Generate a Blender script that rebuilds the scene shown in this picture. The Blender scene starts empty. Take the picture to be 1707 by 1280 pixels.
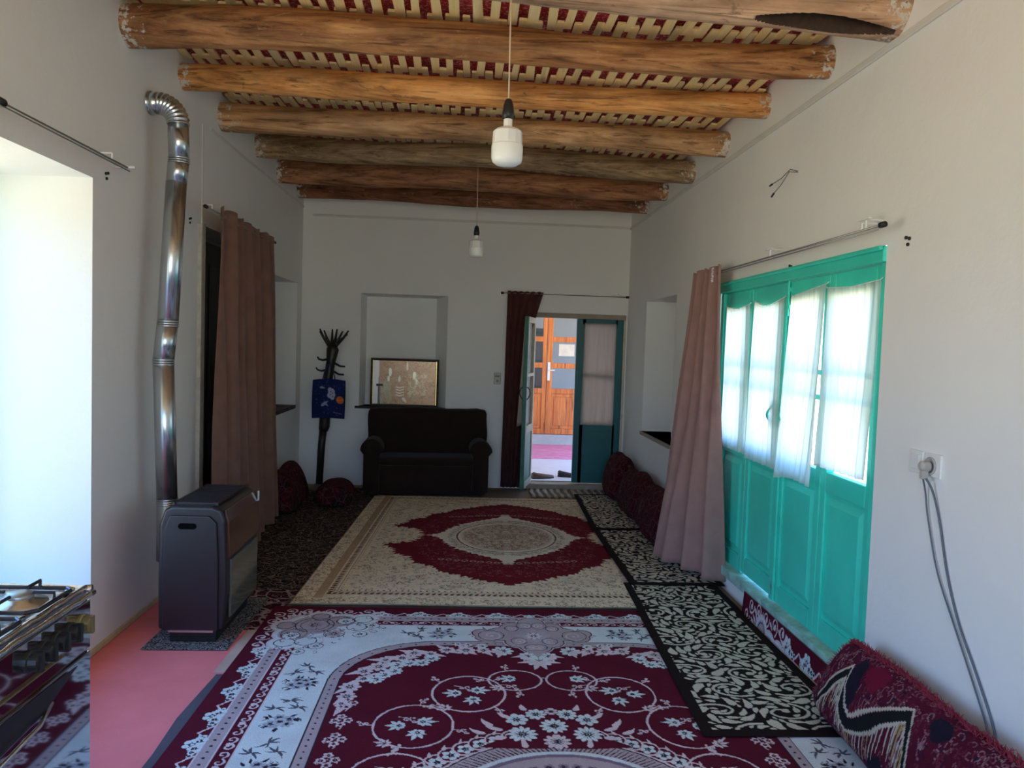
import bpy, bmesh, math, random
import numpy as np
from mathutils import Vector, Matrix
PI = math.pi
random.seed(7); RNG = np.random.default_rng(11)
scene = bpy.context.scene
COL = scene.collection

# ------------------------------------------------------------------ camera
cam_data = bpy.data.cameras.new('camera')
cam_data.sensor_width = 36.0
cam_data.lens = 1282.0 / 1707.0 * 36.0
cam_data.clip_start = 0.05
cam = bpy.data.objects.new('camera', cam_data); COL.objects.link(cam)
cam.matrix_world = Matrix(((0.99779262, -0.02944342, -0.05952282, 0.0),
                           (-0.05793565, 0.0521032, -0.99695974, 0.0),
                           (0.03245524, 0.99820756, 0.05028236, 1.5),
                           (0, 0, 0, 1)))
scene.camera = cam

# ------------------------------------------------------------------ view + world
scene.view_settings.view_transform = 'Standard'
scene.view_settings.look = 'None'
scene.view_settings.gamma = 1.0
scene.view_settings.use_curve_mapping = False
scene.view_settings.exposure = 0.0
scene.cycles.max_bounces = 10
scene.cycles.diffuse_bounces = 7
scene.cycles.transparent_max_bounces = 16
scene.cycles.caustics_reflective = False
scene.cycles.caustics_refractive = False
world = bpy.data.worlds.new('outdoors'); scene.world = world
world.use_nodes = True
_n = world.node_tree.nodes; _l = world.node_tree.links
_bg = _n['Background']
_tc = _n.new('ShaderNodeTexCoord'); _sx = _n.new('ShaderNodeSeparateXYZ')
_l.new(_tc.outputs['Generated'], _sx.inputs[0])
_cr = _n.new('ShaderNodeValToRGB')
_mr = _n.new('ShaderNodeMapRange'); _mr.inputs['From Min'].default_value = -1; _mr.inputs['From Max'].default_value = 1
_l.new(_sx.outputs['Z'], _mr.inputs['Value']); _l.new(_mr.outputs['Result'], _cr.inputs['Fac'])
_e = _cr.color_ramp.elements
_e[0].position = 0.0; _e[0].color = (0.82, 0.74, 0.54, 1)
_e[1].position = 1.0; _e[1].color = (0.16, 0.50, 1.35, 1)
_a = _cr.color_ramp.elements.new(0.46); _a.color = (0.84, 0.78, 0.58, 1)
_a = _cr.color_ramp.elements.new(0.51); _a.color = (0.74, 0.84, 0.80, 1)
_a = _cr.color_ramp.elements.new(0.60); _a.color = (0.30, 0.66, 1.32, 1)
_l.new(_cr.outputs['Color'], _bg.inputs['Color'])
_bg.inputs['Strength'].default_value = 5.6
def portal(name, loc, rot, sx, sy):
    ld = bpy.data.lights.new(name, 'AREA'); ld.shape = 'RECTANGLE'; ld.size = sx; ld.size_y = sy
    ld.cycles.is_portal = True
    o = bpy.data.objects.new(name, ld); o.location = loc; o.rotation_euler = rot; COL.objects.link(o)
# daylight portals: the openings through which the sky lights the room
portal('daylight_left_window', (-2.32, 2.4, 1.28), (0, -PI/2, 0), 1.95, 2.5)
portal('daylight_garden_doors', (2.25, 4.03, 1.28), (0, PI/2, 0), 2.35, 2.6)
portal('daylight_added_opening', (0.0, -1.75, 1.55), (-PI/2, 0, 0), 2.7, 2.1)  # unseen opening behind the camera, added to brighten the room
portal('daylight_hall', (3.3, 9.9, 1.4), (0, PI/2, 0), 2.4, 2.4)

# ------------------------------------------------------------------ object helpers
def tag(o, label=None, cat=None, group=None, kind=None):
    if label: o['label'] = label
    if cat: o['category'] = cat
    if group: o['group'] = group
    if kind: o['kind'] = kind
    return o
def empty(name, loc, label=None, cat=None, group=None, kind=None):
    o = bpy.data.objects.new(name, None); o.location = loc; o.empty_display_size = 0.1
    COL.objects.link(o)
    return tag(o, label, cat, group, kind)
def wloc(o):
    v = Vector(o.location)
    while o.parent: o = o.parent; v = v + Vector(o.location)
    return v
class MB:
    def __init__(s): s.v = []; s.f = []
    def add(s, vs, fs):
        b = len(s.v); s.v += [tuple(p) for p in vs]; s.f += [tuple(i + b for i in f) for f in fs]; return s
    def box(s, x0, x1, y0, y1, z0, z1, rz=0.0, c=None):
        vs = [(x, y, z) for x in (x0, x1) for y in (y0, y1) for z in (z0, z1)]
        if rz:
            cx, cy = c if c else ((x0+x1)/2, (y0+y1)/2)
            ca, sa = math.cos(rz), math.sin(rz)
            vs = [(cx+(x-cx)*ca-(y-cy)*sa, cy+(x-cx)*sa+(y-cy)*ca, z) for x, y, z in vs]
        return s.add(vs, [(0,1,3,2),(4,6,7,5),(0,4,5,1),(2,3,7,6),(0,2,6,4),(1,5,7,3)])
    def tube(s, pts, r, n=10, caps=True, sq=1.0):
        pts = [Vector(p) for p in pts]; m = len(pts)
        rs = [r]*m if isinstance(r, (int, float)) else list(r)
        rings = []; prev = None
        for i, p in enumerate(pts):
            d = (pts[min(i+1, m-1)] - pts[max(i-1, 0)]).normalized()
            if prev is None:
                up = Vector((0,0,1)) if abs(d.z) < .9 else Vector((1,0,0))
                a = d.cross(up).normalized()
            else:
                a = (prev - d*prev.dot(d)).normalized()
            prev = a; b = d.cross(a)
            rings.append([p + (a*math.cos(t)*rs[i] + b*math.sin(t)*rs[i]*sq) for t in [2*PI*k/n for k in range(n)]])
        vs = [q for ring in rings for q in ring]; fs = []
        for i in range(m-1):
            for k in range(n):
                fs.append((i*n+k, i*n+(k+1) % n, (i+1)*n+(k+1) % n, (i+1)*n+k))
        if caps: fs += [tuple(range(n-1, -1, -1)), tuple((m-1)*n+k for k in range(n))]
        return s.add(vs, fs)
    def lathe(s, prof, c=(0,0,0), n=24, axis='z', caps=True):
        vs = []; fs = []; m = len(prof)
        for r, h in prof:
            for k in range(n):
                t = 2*PI*k/n; a, b = r*math.cos(t), r*math.sin(t)
                p = (a, b, h) if axis == 'z' else ((h, a, b) if axis == 'x' else (b, h, a))
                vs.append((c[0]+p[0], c[1]+p[1], c[2]+p[2]))
        for i in range(m-1):
            for k in range(n):
                fs.append((i*n+k, i*n+(k+1) % n, (i+1)*n+(k+1) % n, (i+1)*n+k))
        if caps: fs += [tuple(range(n-1, -1, -1)), tuple((m-1)*n+k for k in range(n))]
        return s.add(vs, fs)
    def prism(s, poly, h0, h1, axis='z'):
        n = len(poly); P = []
        for h in (h0, h1):
            for a, b in poly:
                P.append({'z': (a, b, h), 'y': (a, h, b), 'x': (h, a, b)}[axis])
        return s.add(P, [tuple(range(n-1, -1, -1)), tuple(range(n, 2*n))] +
                     [(i, (i+1) % n, n+(i+1) % n, n+i) for i in range(n)])
    def grid(s, fn, nu, nv):
        vs = [fn(i/nu, j/nv) for i in range(nu+1) for j in range(nv+1)]
        fs = [(i*(nv+1)+j, (i+1)*(nv+1)+j, (i+1)*(nv+1)+j+1, i*(nv+1)+j+1) for i in range(nu) for j in range(nv)]
        return s.add(vs, fs)
    def build(s, name, mat, parent=None, smooth=False, bevel=0, seg=2, origin=None, solid=0, sub=0, fix=True):
        me = bpy.data.meshes.new(name)
        v = np.array(s.v, dtype=float)
        if parent is not None: o0 = np.array(wloc(parent))
        elif origin is not None: o0 = np.array(origin, dtype=float)
        else: o0 = np.array([(v[:,0].min()+v[:,0].max())/2, (v[:,1].min()+v[:,1].max())/2, v[:,2].min()])
        me.from_pydata([tuple(p) for p in (v-o0)], [], s.f); me.update()
        if fix:
            bm = bmesh.new(); bm.from_mesh(me); bmesh.ops.recalc_face_normals(bm, faces=bm.faces); bm.to_mesh(me); bm.free()
        o = bpy.data.objects.new(name, me); COL.objects.link(o)
        if parent is not None: o.parent = parent
        else: o.location = o0
        if mat: me.materials.append(mat)
        if smooth: me.polygons.foreach_set('use_smooth', [True]*len(me.polygons))
        if sub:
            m = o.modifiers.new('sub', 'SUBSURF'); m.levels = sub; m.render_levels = sub
        if solid:
            m = o.modifiers.new('solid', 'SOLIDIFY'); m.thickness = solid; m.offset = 0
        if bevel:
            m = o.modifiers.new('bevel', 'BEVEL'); m.width = bevel; m.segments = seg; m.limit_method = 'ANGLE'
        return o

# ------------------------------------------------------------------ material helpers
def newmat(name):
    m = bpy.data.materials.new(name); m.use_nodes = True
    nt = m.node_tree; b = nt.nodes['Principled BSDF']
    return m, nt, nt.nodes, nt.links, b
def ramp(nt, fac, stops, interp='LINEAR'):
    r = nt.nodes.new('ShaderNodeValToRGB'); r.color_ramp.interpolation = interp
    e = r.color_ramp.elements
    while len(e) > 1: e.remove(e[0])
    e[0].position = stops[0][0]; e[0].color = (*stops[0][1], 1)
    for p, c in stops[1:]:
        x = e.new(p); x.color = (*c, 1)
    nt.links.new(fac, r.inputs['Fac']); return r
def coords(nt, scale=(1,1,1), rot=(0,0,0), kind='Object', loc=(0,0,0)):
    t = nt.nodes.new('ShaderNodeTexCoord'); m = nt.nodes.new('ShaderNodeMapping')
    m.inputs['Scale'].default_value = scale; m.inputs['Rotation'].default_value = rot; m.inputs['Location'].default_value = loc
    nt.links.new(t.outputs[kind], m.inputs['Vector']); return m.outputs['Vector']
def noise(nt, vec, scale=5, detail=4, rough=.55, dist=0):
    x = nt.nodes.new('ShaderNodeTexNoise'); x.inputs['Scale'].default_value = scale
    x.inputs['Detail'].default_value = detail; x.inputs['Roughness'].default_value = rough; x.inputs['Distortion'].default_value = dist
    nt.links.new(vec, x.inputs['Vector']); return x.outputs['Fac']
def bump(nt, b, h, strength=.3, dist=.01):
    x = nt.nodes.new('ShaderNodeBump'); x.inputs['Strength'].default_value = strength; x.inputs['Distance'].default_value = dist
    nt.links.new(h, x.inputs['Height']); nt.links.new(x.outputs['Normal'], b.inputs['Normal'])
def mixc(nt, fac, a, b, mode='MIX'):
    x = nt.nodes.new('ShaderNodeMix'); x.data_type = 'RGBA'; x.blend_type = mode
    for sock, v in ((x.inputs[0], fac), (x.inputs[6], a), (x.inputs[7], b)):
        if isinstance(v, (int, float)): sock.default_value = v
        elif isinstance(v, tuple): sock.default_value = (*v, 1)
        else: nt.links.new(v, sock)
    return x.outputs[2]
def sm(name, col, rough=.6, var=.12, scale=8, metal=0, bmp=0, bscale=60, spec=.5, bdist=.004, stretch=(1,1,1)):
    """plain surface with gentle colour variation and fine bump"""
    m, nt, N, L, b = newmat(name)
    v = coords(nt, stretch)
    n = noise(nt, v, scale, 5)
    lo = tuple(c*(1-var) for c in col); hi = tuple(min(1, c*(1+var)) for c in col)
    r = ramp(nt, n, [(.3, lo), (.7, hi)]); L.new(r.outputs['Color'], b.inputs['Base Color'])
    b.inputs['Roughness'].default_value = rough; b.inputs['Metallic'].default_value = metal
    b.inputs['Specular IOR Level'].default_value = spec
    if bmp: bump(nt, b, noise(nt, v, bscale, 4), bmp, bdist)
    return m
def fabric(name, col, rough=.95, var=.15, scale=6, weave=350, bmp=.25, sheen=.04):
    m, nt, N, L, b = newmat(name)
    v = coords(nt)
    n = noise(nt, v, scale, 4)
    r = ramp(nt, n, [(.3, tuple(c*(1-var) for c in col)), (.7, tuple(min(1, c*(1+var)) for c in col))])
    L.new(r.outputs['Color'], b.inputs['Base Color'])
    b.inputs['Roughness'].default_value = rough; b.inputs['Specular IOR Level'].default_value = .15
    b.inputs['Sheen Weight'].default_value = sheen
    bump(nt, b, noise(nt, v, weave, 2), bmp, .002)
    return m
def attr_mat(name, rough=.95, pile=260, bmp=.5):
    m, nt, N, L, b = newmat(name)
    a = N.new('ShaderNodeAttribute'); a.attribute_name = 'Col'
    v = coords(nt)
    n = noise(nt, v, pile, 2); n2 = noise(nt, v, 7, 3)
    r = ramp(nt, n, [(.25, (.72,.72,.72)), (.75, (1.12,1.12,1.12))])
    r2 = ramp(nt, n2, [(.3, (.9,.9,.9)), (.7, (1.06,1.06,1.06))])
    c = mixc(nt, 1.0, a.outputs['Color'], r.outputs['Color'], 'MULTIPLY')
    c = mixc(nt, 1.0, c, r2.outputs['Color'], 'MULTIPLY')
    L.new(c, b.inputs['Base Color'])
    b.inputs['Roughness'].default_value = rough; b.inputs['Specular IOR Level'].default_value = .1
    bump(nt, b, n, bmp, .004)
    return m
def wood(name, dark, mid, light, axis='x', rough=.65, plaster=None, seed=0, gs=1.0, blot=.5):
    m, nt, N, L, b = newmat(name)
    st = {'x': (1.1, 16, 16), 'y': (16, 1.1, 16), 'z': (16, 16, 1.1)}[axis]
    v = coords(nt, tuple(k*gs for k in st), loc=(seed*3.7, seed*1.3, seed*2.1))
    g = noise(nt, v, 1.6, 8, .62, .6)
    v2 = coords(nt, {'x': (1, 3, 3), 'y': (3, 1, 3), 'z': (3, 3, 1)}[axis], loc=(seed*5.1, seed, 0))
    g2 = noise(nt, v2, 2.2, 5, .6)
    r = ramp(nt, g, [(.28, dark), (.47, mid), (.68, light)])
    r2 = ramp(nt, g2, [(.33, (blot,)*3), (.6, (1.1,)*3)])
    c = mixc(nt, 1.0, r.outputs['Color'], r2.outputs['Color'], 'MULTIPLY')
    vc = coords(nt, tuple(k*gs for k in {'x': (.9, 34, 34), 'y': (34, .9, 34), 'z': (34, 34, .9)}[axis]), loc=(seed*2.3, seed, 1))
    gc_ = noise(nt, vc, 1.3, 4, .6, .8)
    rc_ = ramp(nt, gc_, [(.36, (.42,.38,.34)), (.43, (1,1,1)), (.60, (1,1,1)), (.70, (1.22,1.2,1.15))])
    c = mixc(nt, .9, c, rc_.outputs['Color'], 'MULTIPLY')
    if plaster is not None:                      # flaked bark patches
        vb = coords(nt, (3.2, 11, 11), loc=(seed*1.7, seed*4, 2)); gb = noise(nt, vb, 1.5, 7, .75, 1.2)
        rb_ = ramp(nt, gb, [(.60, (0,0,0)), (.635, (1,1,1))])
        c = mixc(nt, rb_.outputs['Color'], c, mixc(nt, .45, c, (.55,.36,.18)))
        rb2 = ramp(nt, gb, [(.34, (1,1,1)), (.40, (0,0,0))])
        c = mixc(nt, rb2.outputs['Color'], c, mixc(nt, .55, c, (.03,.02,.015)))
    if plaster is not None:                      # ragged plaster smears at the ends where logs enter the walls
        t = N.new('ShaderNodeTexCoord'); s = N.new('ShaderNodeSeparateXYZ'); L.new(t.outputs['Object'], s.inputs[0])
        ab = N.new('ShaderNodeMath'); ab.operation = 'ABSOLUTE'; L.new(s.outputs['X'], ab.inputs[0])
        mr = N.new('ShaderNodeMapRange'); mr.inputs['From Min'].default_value = 1.42; mr.inputs['From Max'].default_value = 1.70
        mr.inputs['To Min'].default_value = -.05; mr.inputs['To Max'].default_value = .30; L.new(ab.outputs[0], mr.inputs['Value'])
        nn = noise(nt, coords(nt, (1,1,1), loc=(seed, 0, 0)), 26, 5, .7)
        ad = N.new('ShaderNodeMath'); ad.operation = 'ADD'; L.new(mr.outputs[0], ad.inputs[0]); L.new(nn, ad.inputs[1])
        rr = ramp(nt, ad.outputs[0], [(.74, (0,0,0)), (.80, (1,1,1))])
        c = mixc(nt, rr.outputs['Color'], c, plaster)
    L.new(c, b.inputs['Base Color'])
    b.inputs['Roughness'].default_value = rough; b.inputs['Specular IOR Level'].default_value = .35
    bump(nt, b, g, .5, .008)
    return m
def thin_glass(name, tint=(1,1,1), refl=.12):
    m, nt, N, L, b = newmat(name); N.remove(b)
    t = N.new('ShaderNodeBsdfTransparent'); t.inputs['Color'].default_value = (*tint, 1)
    g = N.new('ShaderNodeBsdfGlossy'); g.inputs['Roughness'].default_value = .03
    mx = N.new('ShaderNodeMixShader'); mx.inputs[0].default_value = refl
    L.new(t.outputs[0], mx.inputs[1]); L.new(g.outputs[0], mx.inputs[2])
    L.new(mx.outputs[0], N['Material Output'].inputs['Surface'])
    return m
def sheer(name, col=(.86,.87,.86), transp=.22):
    m, nt, N, L, b = newmat(name); N.remove(b)
    v = coords(nt, (30, 30, 1)); n = noise(nt, v, 4, 3)
    r = ramp(nt, n, [(.3, tuple(c*.88 for c in col)), (.7, col)])
    d = N.new('ShaderNodeBsdfDiffuse'); tl = N.new('ShaderNodeBsdfTranslucent'); tr = N.new('ShaderNodeBsdfTransparent')
    L.new(r.outputs['Color'], d.inputs['Color']); L.new(r.outputs['Color'], tl.inputs['Color'])
    m1 = N.new('ShaderNodeMixShader'); m1.inputs[0].default_value = .68
    L.new(d.outputs[0], m1.inputs[1]); L.new(tl.outputs[0], m1.inputs[2])
    m2 = N.new('ShaderNodeMixShader'); m2.inputs[0].default_value = transp
    L.new(m1.outputs[0], m2.inputs[1]); L.new(tr.outputs[0], m2.inputs[2])
    L.new(m2.outputs[0], N['Material Output'].inputs['Surface'])
    return m
def vine_mat(name, base, line, scale=9, width=.035, accent=None):
    """dark cloth with a dense pattern of thin curling tendrils"""
    m, nt, N, L, b = newmat(name)
    v = coords(nt)
    nz = N.new('ShaderNodeTexNoise'); nz.inputs['Scale'].default_value = scale*.7; nz.inputs['Detail'].default_value = 1
    L.new(v, nz.inputs['Vector'])
    add = N.new('ShaderNodeVectorMath'); add.operation = 'MULTIPLY_ADD'
    L.new(nz.outputs['Color'], add.inputs[0]); add.inputs[1].default_value = (.22,.22,.22); L.new(v, add.inputs[2])
    w = N.new('ShaderNodeTexVoronoi'); w.feature = 'DISTANCE_TO_EDGE'; w.inputs['Scale'].default_value = scale*1.6
    L.new(add.outputs[0], w.inputs['Vector'])
    n2 = noise(nt, v, scale*2.2, 1, .5, 1.5)
    s = N.new('ShaderNodeMath'); s.operation = 'SUBTRACT'; L.new(n2, s.inputs[0]); s.inputs[1].default_value = .5
    a = N.new('ShaderNodeMath'); a.operation = 'ABSOLUTE'; L.new(s.outputs[0], a.inputs[0])
    r1 = ramp(nt, w.outputs['Distance'], [(width, (1,1,1)), (width*1.8, (0,0,0))])
    r2 = ramp(nt, a.outputs[0], [(.008, (1,1,1)), (.022, (0,0,0))])
    mx = mixc(nt, 1.0, r1.outputs['Color'], r2.outputs['Color'], 'LIGHTEN')
    c = mixc(nt, mx, base, line)
    if accent:
        r3 = ramp(nt, noise(nt, v, scale*.5, 2), [(.58, (0,0,0)), (.62, (1,1,1))])
        c = mixc(nt, r3.outputs['Color'], c, mixc(nt, mx, accent, line))
    L.new(c, b.inputs['Base Color']); b.inputs['Roughness'].default_value = .95; b.inputs['Specular IOR Level'].default_value = .1
    bump(nt, b, noise(nt, v, 300, 2), .4, .003)
    return m

# ------------------------------------------------------------------ woven patterns (drawn in metres on a raster, then woven into the pile as vertex colours)
class Canvas:
    def __init__(s, w, h, res, base):
        s.res = res; s.nx = int(round(w/res))+1; s.ny = int(round(h/res))+1
        s.a = np.zeros((s.ny, s.nx, 3), np.float32); s.a[:] = base; s.w = w; s.h = h
        s.occ = np.zeros((s.ny, s.nx), bool)
    def win(s, x0, x1, y0, y1):
        i0 = max(0, int(x0/s.res)); i1 = min(s.nx, int(x1/s.res)+2); j0 = max(0, int(y0/s.res)); j1 = min(s.ny, int(y1/s.res)+2)
        if i1 <= i0 or j1 <= j0: return None
        X, Y = np.meshgrid(np.arange(i0, i1)*s.res, np.arange(j0, j1)*s.res)
        return (slice(j0, j1), slice(i0, i1)), X, Y
    def put(s, x0, x1, y0, y1, fn, c, clip=None):
        w = s.win(x0, x1, y0, y1)
        if w is None: return
        sl, X, Y = w; m = fn(X, Y)
        if clip is not None: m = m & clip(X, Y)
        s.a[sl][m] = c; s.occ[sl] |= m
    def rect(s, x0, x1, y0, y1, c): s.put(x0, x1, y0, y1, lambda X, Y: (X >= x0) & (X < x1) & (Y >= y0) & (Y < y1), c)
    def disc(s, x, y, r, c, ry=None):
        ry = ry or r
        s.put(x-r, x+r, y-ry, y+ry, lambda X, Y: ((X-x)/r)**2+((Y-y)/ry)**2 < 1, c)
    def ring(s, x, y, r0, r1, c, k=1.0):
        s.put(x-r1, x+r1, y-r1*k, y+r1*k, lambda X, Y: (np.hypot(X-x, (Y-y)/k) < r1) & (np.hypot(X-x, (Y-y)/k) > r0), c)
    def polymask(s, pts, X, Y):
        m = np.zeros(X.shape, bool); n = len(pts)
        for i in range(n):
            x0, y0 = pts[i]; x1, y1 = pts[(i+1) % n]
            if y0 == y1: continue
            c = ((Y > y0) != (Y > y1)) & (X < (x1-x0)*(Y-y0)/(y1-y0)+x0)
            m ^= c
        return m
    def poly(s, pts, c):
        xs = [p[0] for p in pts]; ys = [p[1] for p in pts]
        s.put(min(xs), max(xs), min(ys), max(ys), lambda X, Y: s.polymask(pts, X, Y), c)
    def stroke(s, pts, w0, w1, c):
        n = len(pts)-1
        for i in range(n):
            (xa, ya), (xb, yb) = pts[i], pts[i+1]
            ra = (w0+(w1-w0)*i/n)/2; rb = (w0+(w1-w0)*(i+1)/n)/2; rm = max(ra, rb)
            d2 = (xb-xa)**2+(yb-ya)**2+1e-12
            def fn(X, Y):
                t = np.clip(((X-xa)*(xb-xa)+(Y-ya)*(yb-ya))/d2, 0, 1)
                return np.hypot(X-xa-t*(xb-xa), Y-ya-t*(yb-ya)) < ra+(rb-ra)*t
            s.put(min(xa, xb)-rm, max(xa, xb)+rm, min(ya, yb)-rm, max(ya, yb)+rm, fn, c)
    # motifs
    def flower(s, x, y, r, n, c, dark, ph=0.0, k=1.0, core=None):
        def fn(X, Y):
            t = np.arctan2((Y-y)/k, X-x); return np.hypot(X-x, (Y-y)/k) < r*(.62+.38*np.abs(np.cos((t-ph)*n/2))**.7)
        s.put(x-r, x+r, y-r, y+r, fn, c)
        for i in range(n):
            t = ph+2*PI*(i+.5)/n
            s.stroke([(x+r*.2*math.cos(t), y+r*.2*k*math.sin(t)), (x+r*.5*math.cos(t), y+r*.5*k*math.sin(t))], .005, .003, dark)
        s.ring(x, y, r*.18, r*.18+.005, dark, k)
        if core: s.disc(x, y, r*.13, core)
    def lily(s, x, y, r, ang, c, dark):
        for da, l in ((0, 1), (.75, .85), (-.75, .85), (1.5, .62), (-1.5, .62), (2.4, .5), (-2.4, .5)):
            s.leaf(x, y, ang+da, r*l, r*.36, c)
        for da in (.38, -.38, 1.1, -1.1):
            s.stroke([(x, y), (x+r*.5*math.cos(ang+da), y+r*.5*math.sin(ang+da))], .004, .003, dark)
    def leafpts(s, x, y, ang, ln, w, curl=.0, n=9):
        up = []; dn = []; px, py, a = x, y, ang
        for i in range(n+1):
            t = i/n; ww = w/2*math.sin(PI*t**.62)**.9 if 0 < t < 1 else 0
            up.append((px-math.sin(a)*ww, py+math.cos(a)*ww)); dn.append((px+math.sin(a)*ww, py-math.cos(a)*ww))
            px += math.cos(a)*ln/n; py += math.sin(a)*ln/n; a += curl/n
        return up+dn[::-1]
    def leaf(s, x, y, ang, ln, w, c, curl=0.0): s.poly(s.leafpts(x, y, ang, ln, w, curl), c)
    def spiral(s, x, y, r0, r1, a0, turns, w0, w1, c, ball=0):
        n = int(10+abs(turns)*18)
        P = [(x+(r0+(r1-r0)*i/n)*math.cos(a0+2*PI*turns*i/n), y+(r0+(r1-r0)*i/n)*math.sin(a0+2*PI*turns*i/n)) for i in range(n+1)]
        s.stroke(P, w0, w1, c)
        if ball: s.disc(*P[0], ball, c)
        return P[-1]
    def sprig(s, x, y, ang, L, c):
        s.stroke([(x, y), (x+L*.5*math.cos(ang), y+L*.5*math.sin(ang)), (x+L*math.cos(ang+.3), y+L*math.sin(ang+.3))], .006, .004, c)
        for t, sg in ((.45, 1), (.75, -1), (1.0, 1)):
            bx, by = x+L*t*math.cos(ang+.15*t), y+L*t*math.sin(ang+.15*t)
            s.spiral(bx+L*.17*math.cos(ang+sg*1.2), by+L*.17*math.sin(ang+sg*1.2), .004, L*.17, ang+PI+sg*1.2-sg*4, .64*sg, .004, .005, c, .006)

BURG = (.105, .008, .022); LBLUE = (.68, .73, .74); TANP = (.46, .36, .38); PINKW = (.72, .58, .61); DARKB = (.035, .02, .035)
def paint_big_rug():
    W, H = 1.44, 2.0
    q = Canvas(W, H, .003, BURG)            # one quarter: x from the long edge, y from the far edge; centre at (1.44, 2.0)
    rr = random.Random(3)
    B0, B1, B2, B3, B4, B5 = .145, .20, .205, .265, .485, .535
    fld = lambda X, Y, d, R=.42: (np.minimum(X-d, Y-d) > 0) & ~((X-d < R) & (Y-d < R) & (np.hypot(X-d-R, Y-d-R) > R))
    # blue field and bands: nested frames, inner ones with a rounded corner
    q.rect(B0-.006, 9, B0-.006, 9, PINKW); q.rect(B0, 9, B0, 9, DARKB); q.rect(B0+.005, 9, B0+.005, 9, TANP)
    q.rect(B1, 9, B1, 9, PINKW); q.rect(B1+.006, 9, B1+.006, 9, BURG); q.rect(B3, 9, B3, 9, PINKW); q.rect(B3+.006, 9, B3+.006, 9, LBLUE)
    w = q.win(0, 9, 0, 9); sl, X, Y = w
    q.a[sl][fld(X, Y, B4, .46)] = DARKB; q.a[sl][fld(X, Y, B4+.006, .455)] = TANP
    q.a[sl][fld(X, Y, B5, .42)] = DARKB; q.a[sl][fld(X, Y, B5+.006, .415)] = BURG
    # dots in both tan bands and the curl band
    k = B1+.01
    t = .02
    while t < 2.0:
        for d in (.173,):
            for (x, y) in ((d, t), (t, d)):
                if x > d-.01 and y > d-.01: q.disc(x, y, .006, DARKB)
        if t > B4+.47:
            for (x, y) in ((.512, t), (t, .512)): q.disc(x, y, .006, DARKB); 
        t += .042
    for i in range(9):
        a = PI/2*(i+.5)/9; R = .42+.02
        q.disc(.512+.45-(.45)*math.cos(a), .512+.45-.45*math.sin(a), .006, DARKB)
    t = .25; i = 0
    while t < 2.0:
        for sw in (0, 1):
            f = (lambda x, y: (x, y)) if not sw else (lambda x, y: (y, x))
            sg = 1 if i % 2 else -1
            cx, cy = f(.236, t)
            q.spiral(cx, cy, .005, .023, (0 if sw else PI/2)*sg, .95*sg*(1 if not sw else -1), .006, .008, PINKW)
            if i % 3 == 2: q.leaf(*f(.222, t+.032), 0 if not sw else PI/2, .03, .024, PINKW)
        t += .052; i += 1
    # white crests along the outer burgundy edge
    t = .62
    while t < 2.0:
        for sw in (0, 1):
            f = (lambda x, y: (x, y)) if not sw else (lambda x, y: (y, x))
            for dy, r in ((-.05, .022), (-.025, .032), (0, .038), (.03, .028), (.055, .018), (.08, .012)):
                x, y = f(B0-.012-(.03 if abs(dy) < .02 else .012), t+dy); q.flower(x, y, r, 5, LBLUE, DARKB, ph=dy*20)
            for dy in (-.02, .03):
                x, y = f(B0-.03, t+dy); q.disc(x, y, .007, BURG)
            q.stroke([f(B0-.01, t+.08), f(B0-.05, t+.13), f(B0-.02, t+.17)], .012, .004, PINKW)
        t += .215
    # scrolls on the corner burgundy
    for (u, sg) in ((.10, 1), (.20, -1), (.31, 1), (.42, -1), (.52, 1)):
        for sw in (0, 1):
            f = (lambda x, y: (x, y)) if not sw else (lambda x, y: (y, x))
            x, y = f(.075, u+.03); q.spiral(x, y, .008, .042, 1.0, sg*1.1, .007, .009, PINKW, .012)
            q.leaf(*f(.075, u+.08), PI*.3, .05, .016, PINKW)
    # corner cartouche: tan lobed shape with blue lobes
    lob = [(.30, .28, .155), (.22, .40, .10), (.42, .22, .10), (.20, .52, .075), (.54, .19, .075), (.30, .50, .08), (.52, .30, .08), (.155, .29, .07), (.31, .16, .07)]
    for x, y, r in lob: q.disc(x, y, r+.01, PINKW)
    for x, y, r in lob: q.disc(x, y, r, LBLUE)
    for x, y, r in lob[:3]+lob[7:]: q.disc(x, y, r*.82, TANP)
    for x, y, r in lob: q.ring(x, y, r*.62, r*.62+.005, DARKB)
    for (x, y, r, n) in ((.30, .28, .07, 9), (.21, .43, .045, 7), (.45, .22, .045, 7), (.42, .40, .05, 8), (.55, .40, .035, 6), (.36, .56, .035, 6), (.60, .28, .035, 6), (.29, .63, .03, 6)):
        q.flower(x, y, r, n, TANP if n > 7 else LBLUE, DARKB)
        q.ring(x, y, r, r+.004, DARKB)
    for i in range(60):
        a = rr.random()*2*PI; x = .16+.5*rr.random(); y = .16+.5*rr.random()
        if x+y < 1.0: q.spiral(x, y, .003, .014+.01*rr.random(), a, .7*rr.choice((-1, 1)), .003, .004, DARKB)
    for i in range(13):
        a = PI*.98+(.55*PI)*i/12; x, y = .30+.19*math.cos(a), .30+.19*math.sin(a)
        q.leaf(x, y, a+.5, .055, .018, PINKW)
    # posies and birds on the blue field
    def posy(x, y, sw):
        for i in range(5):
            a = i*2*PI/5+rr.random(); d = .034
            q.flower(x+d*math.cos(a), y+d*math.sin(a), .024+.008*rr.random(), 6, (.42,.44,.50), DARKB, core=DARKB)
        for i in range(9):
            a = rr.random()*2*PI; q.leaf(x+.05*math.cos(a), y+.05*math.sin(a), a+.4, .035, .012, DARKB)
        q.flower(x, y, .03, 7, (.50,.50,.55), DARKB, core=DARKB)
        for i in range(3):
            a = rr.random()*2*PI; q.spiral(x+.075*math.cos(a), y+.075*math.sin(a), .004, .02, a, .7, .003, .004, DARKB)
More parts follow.
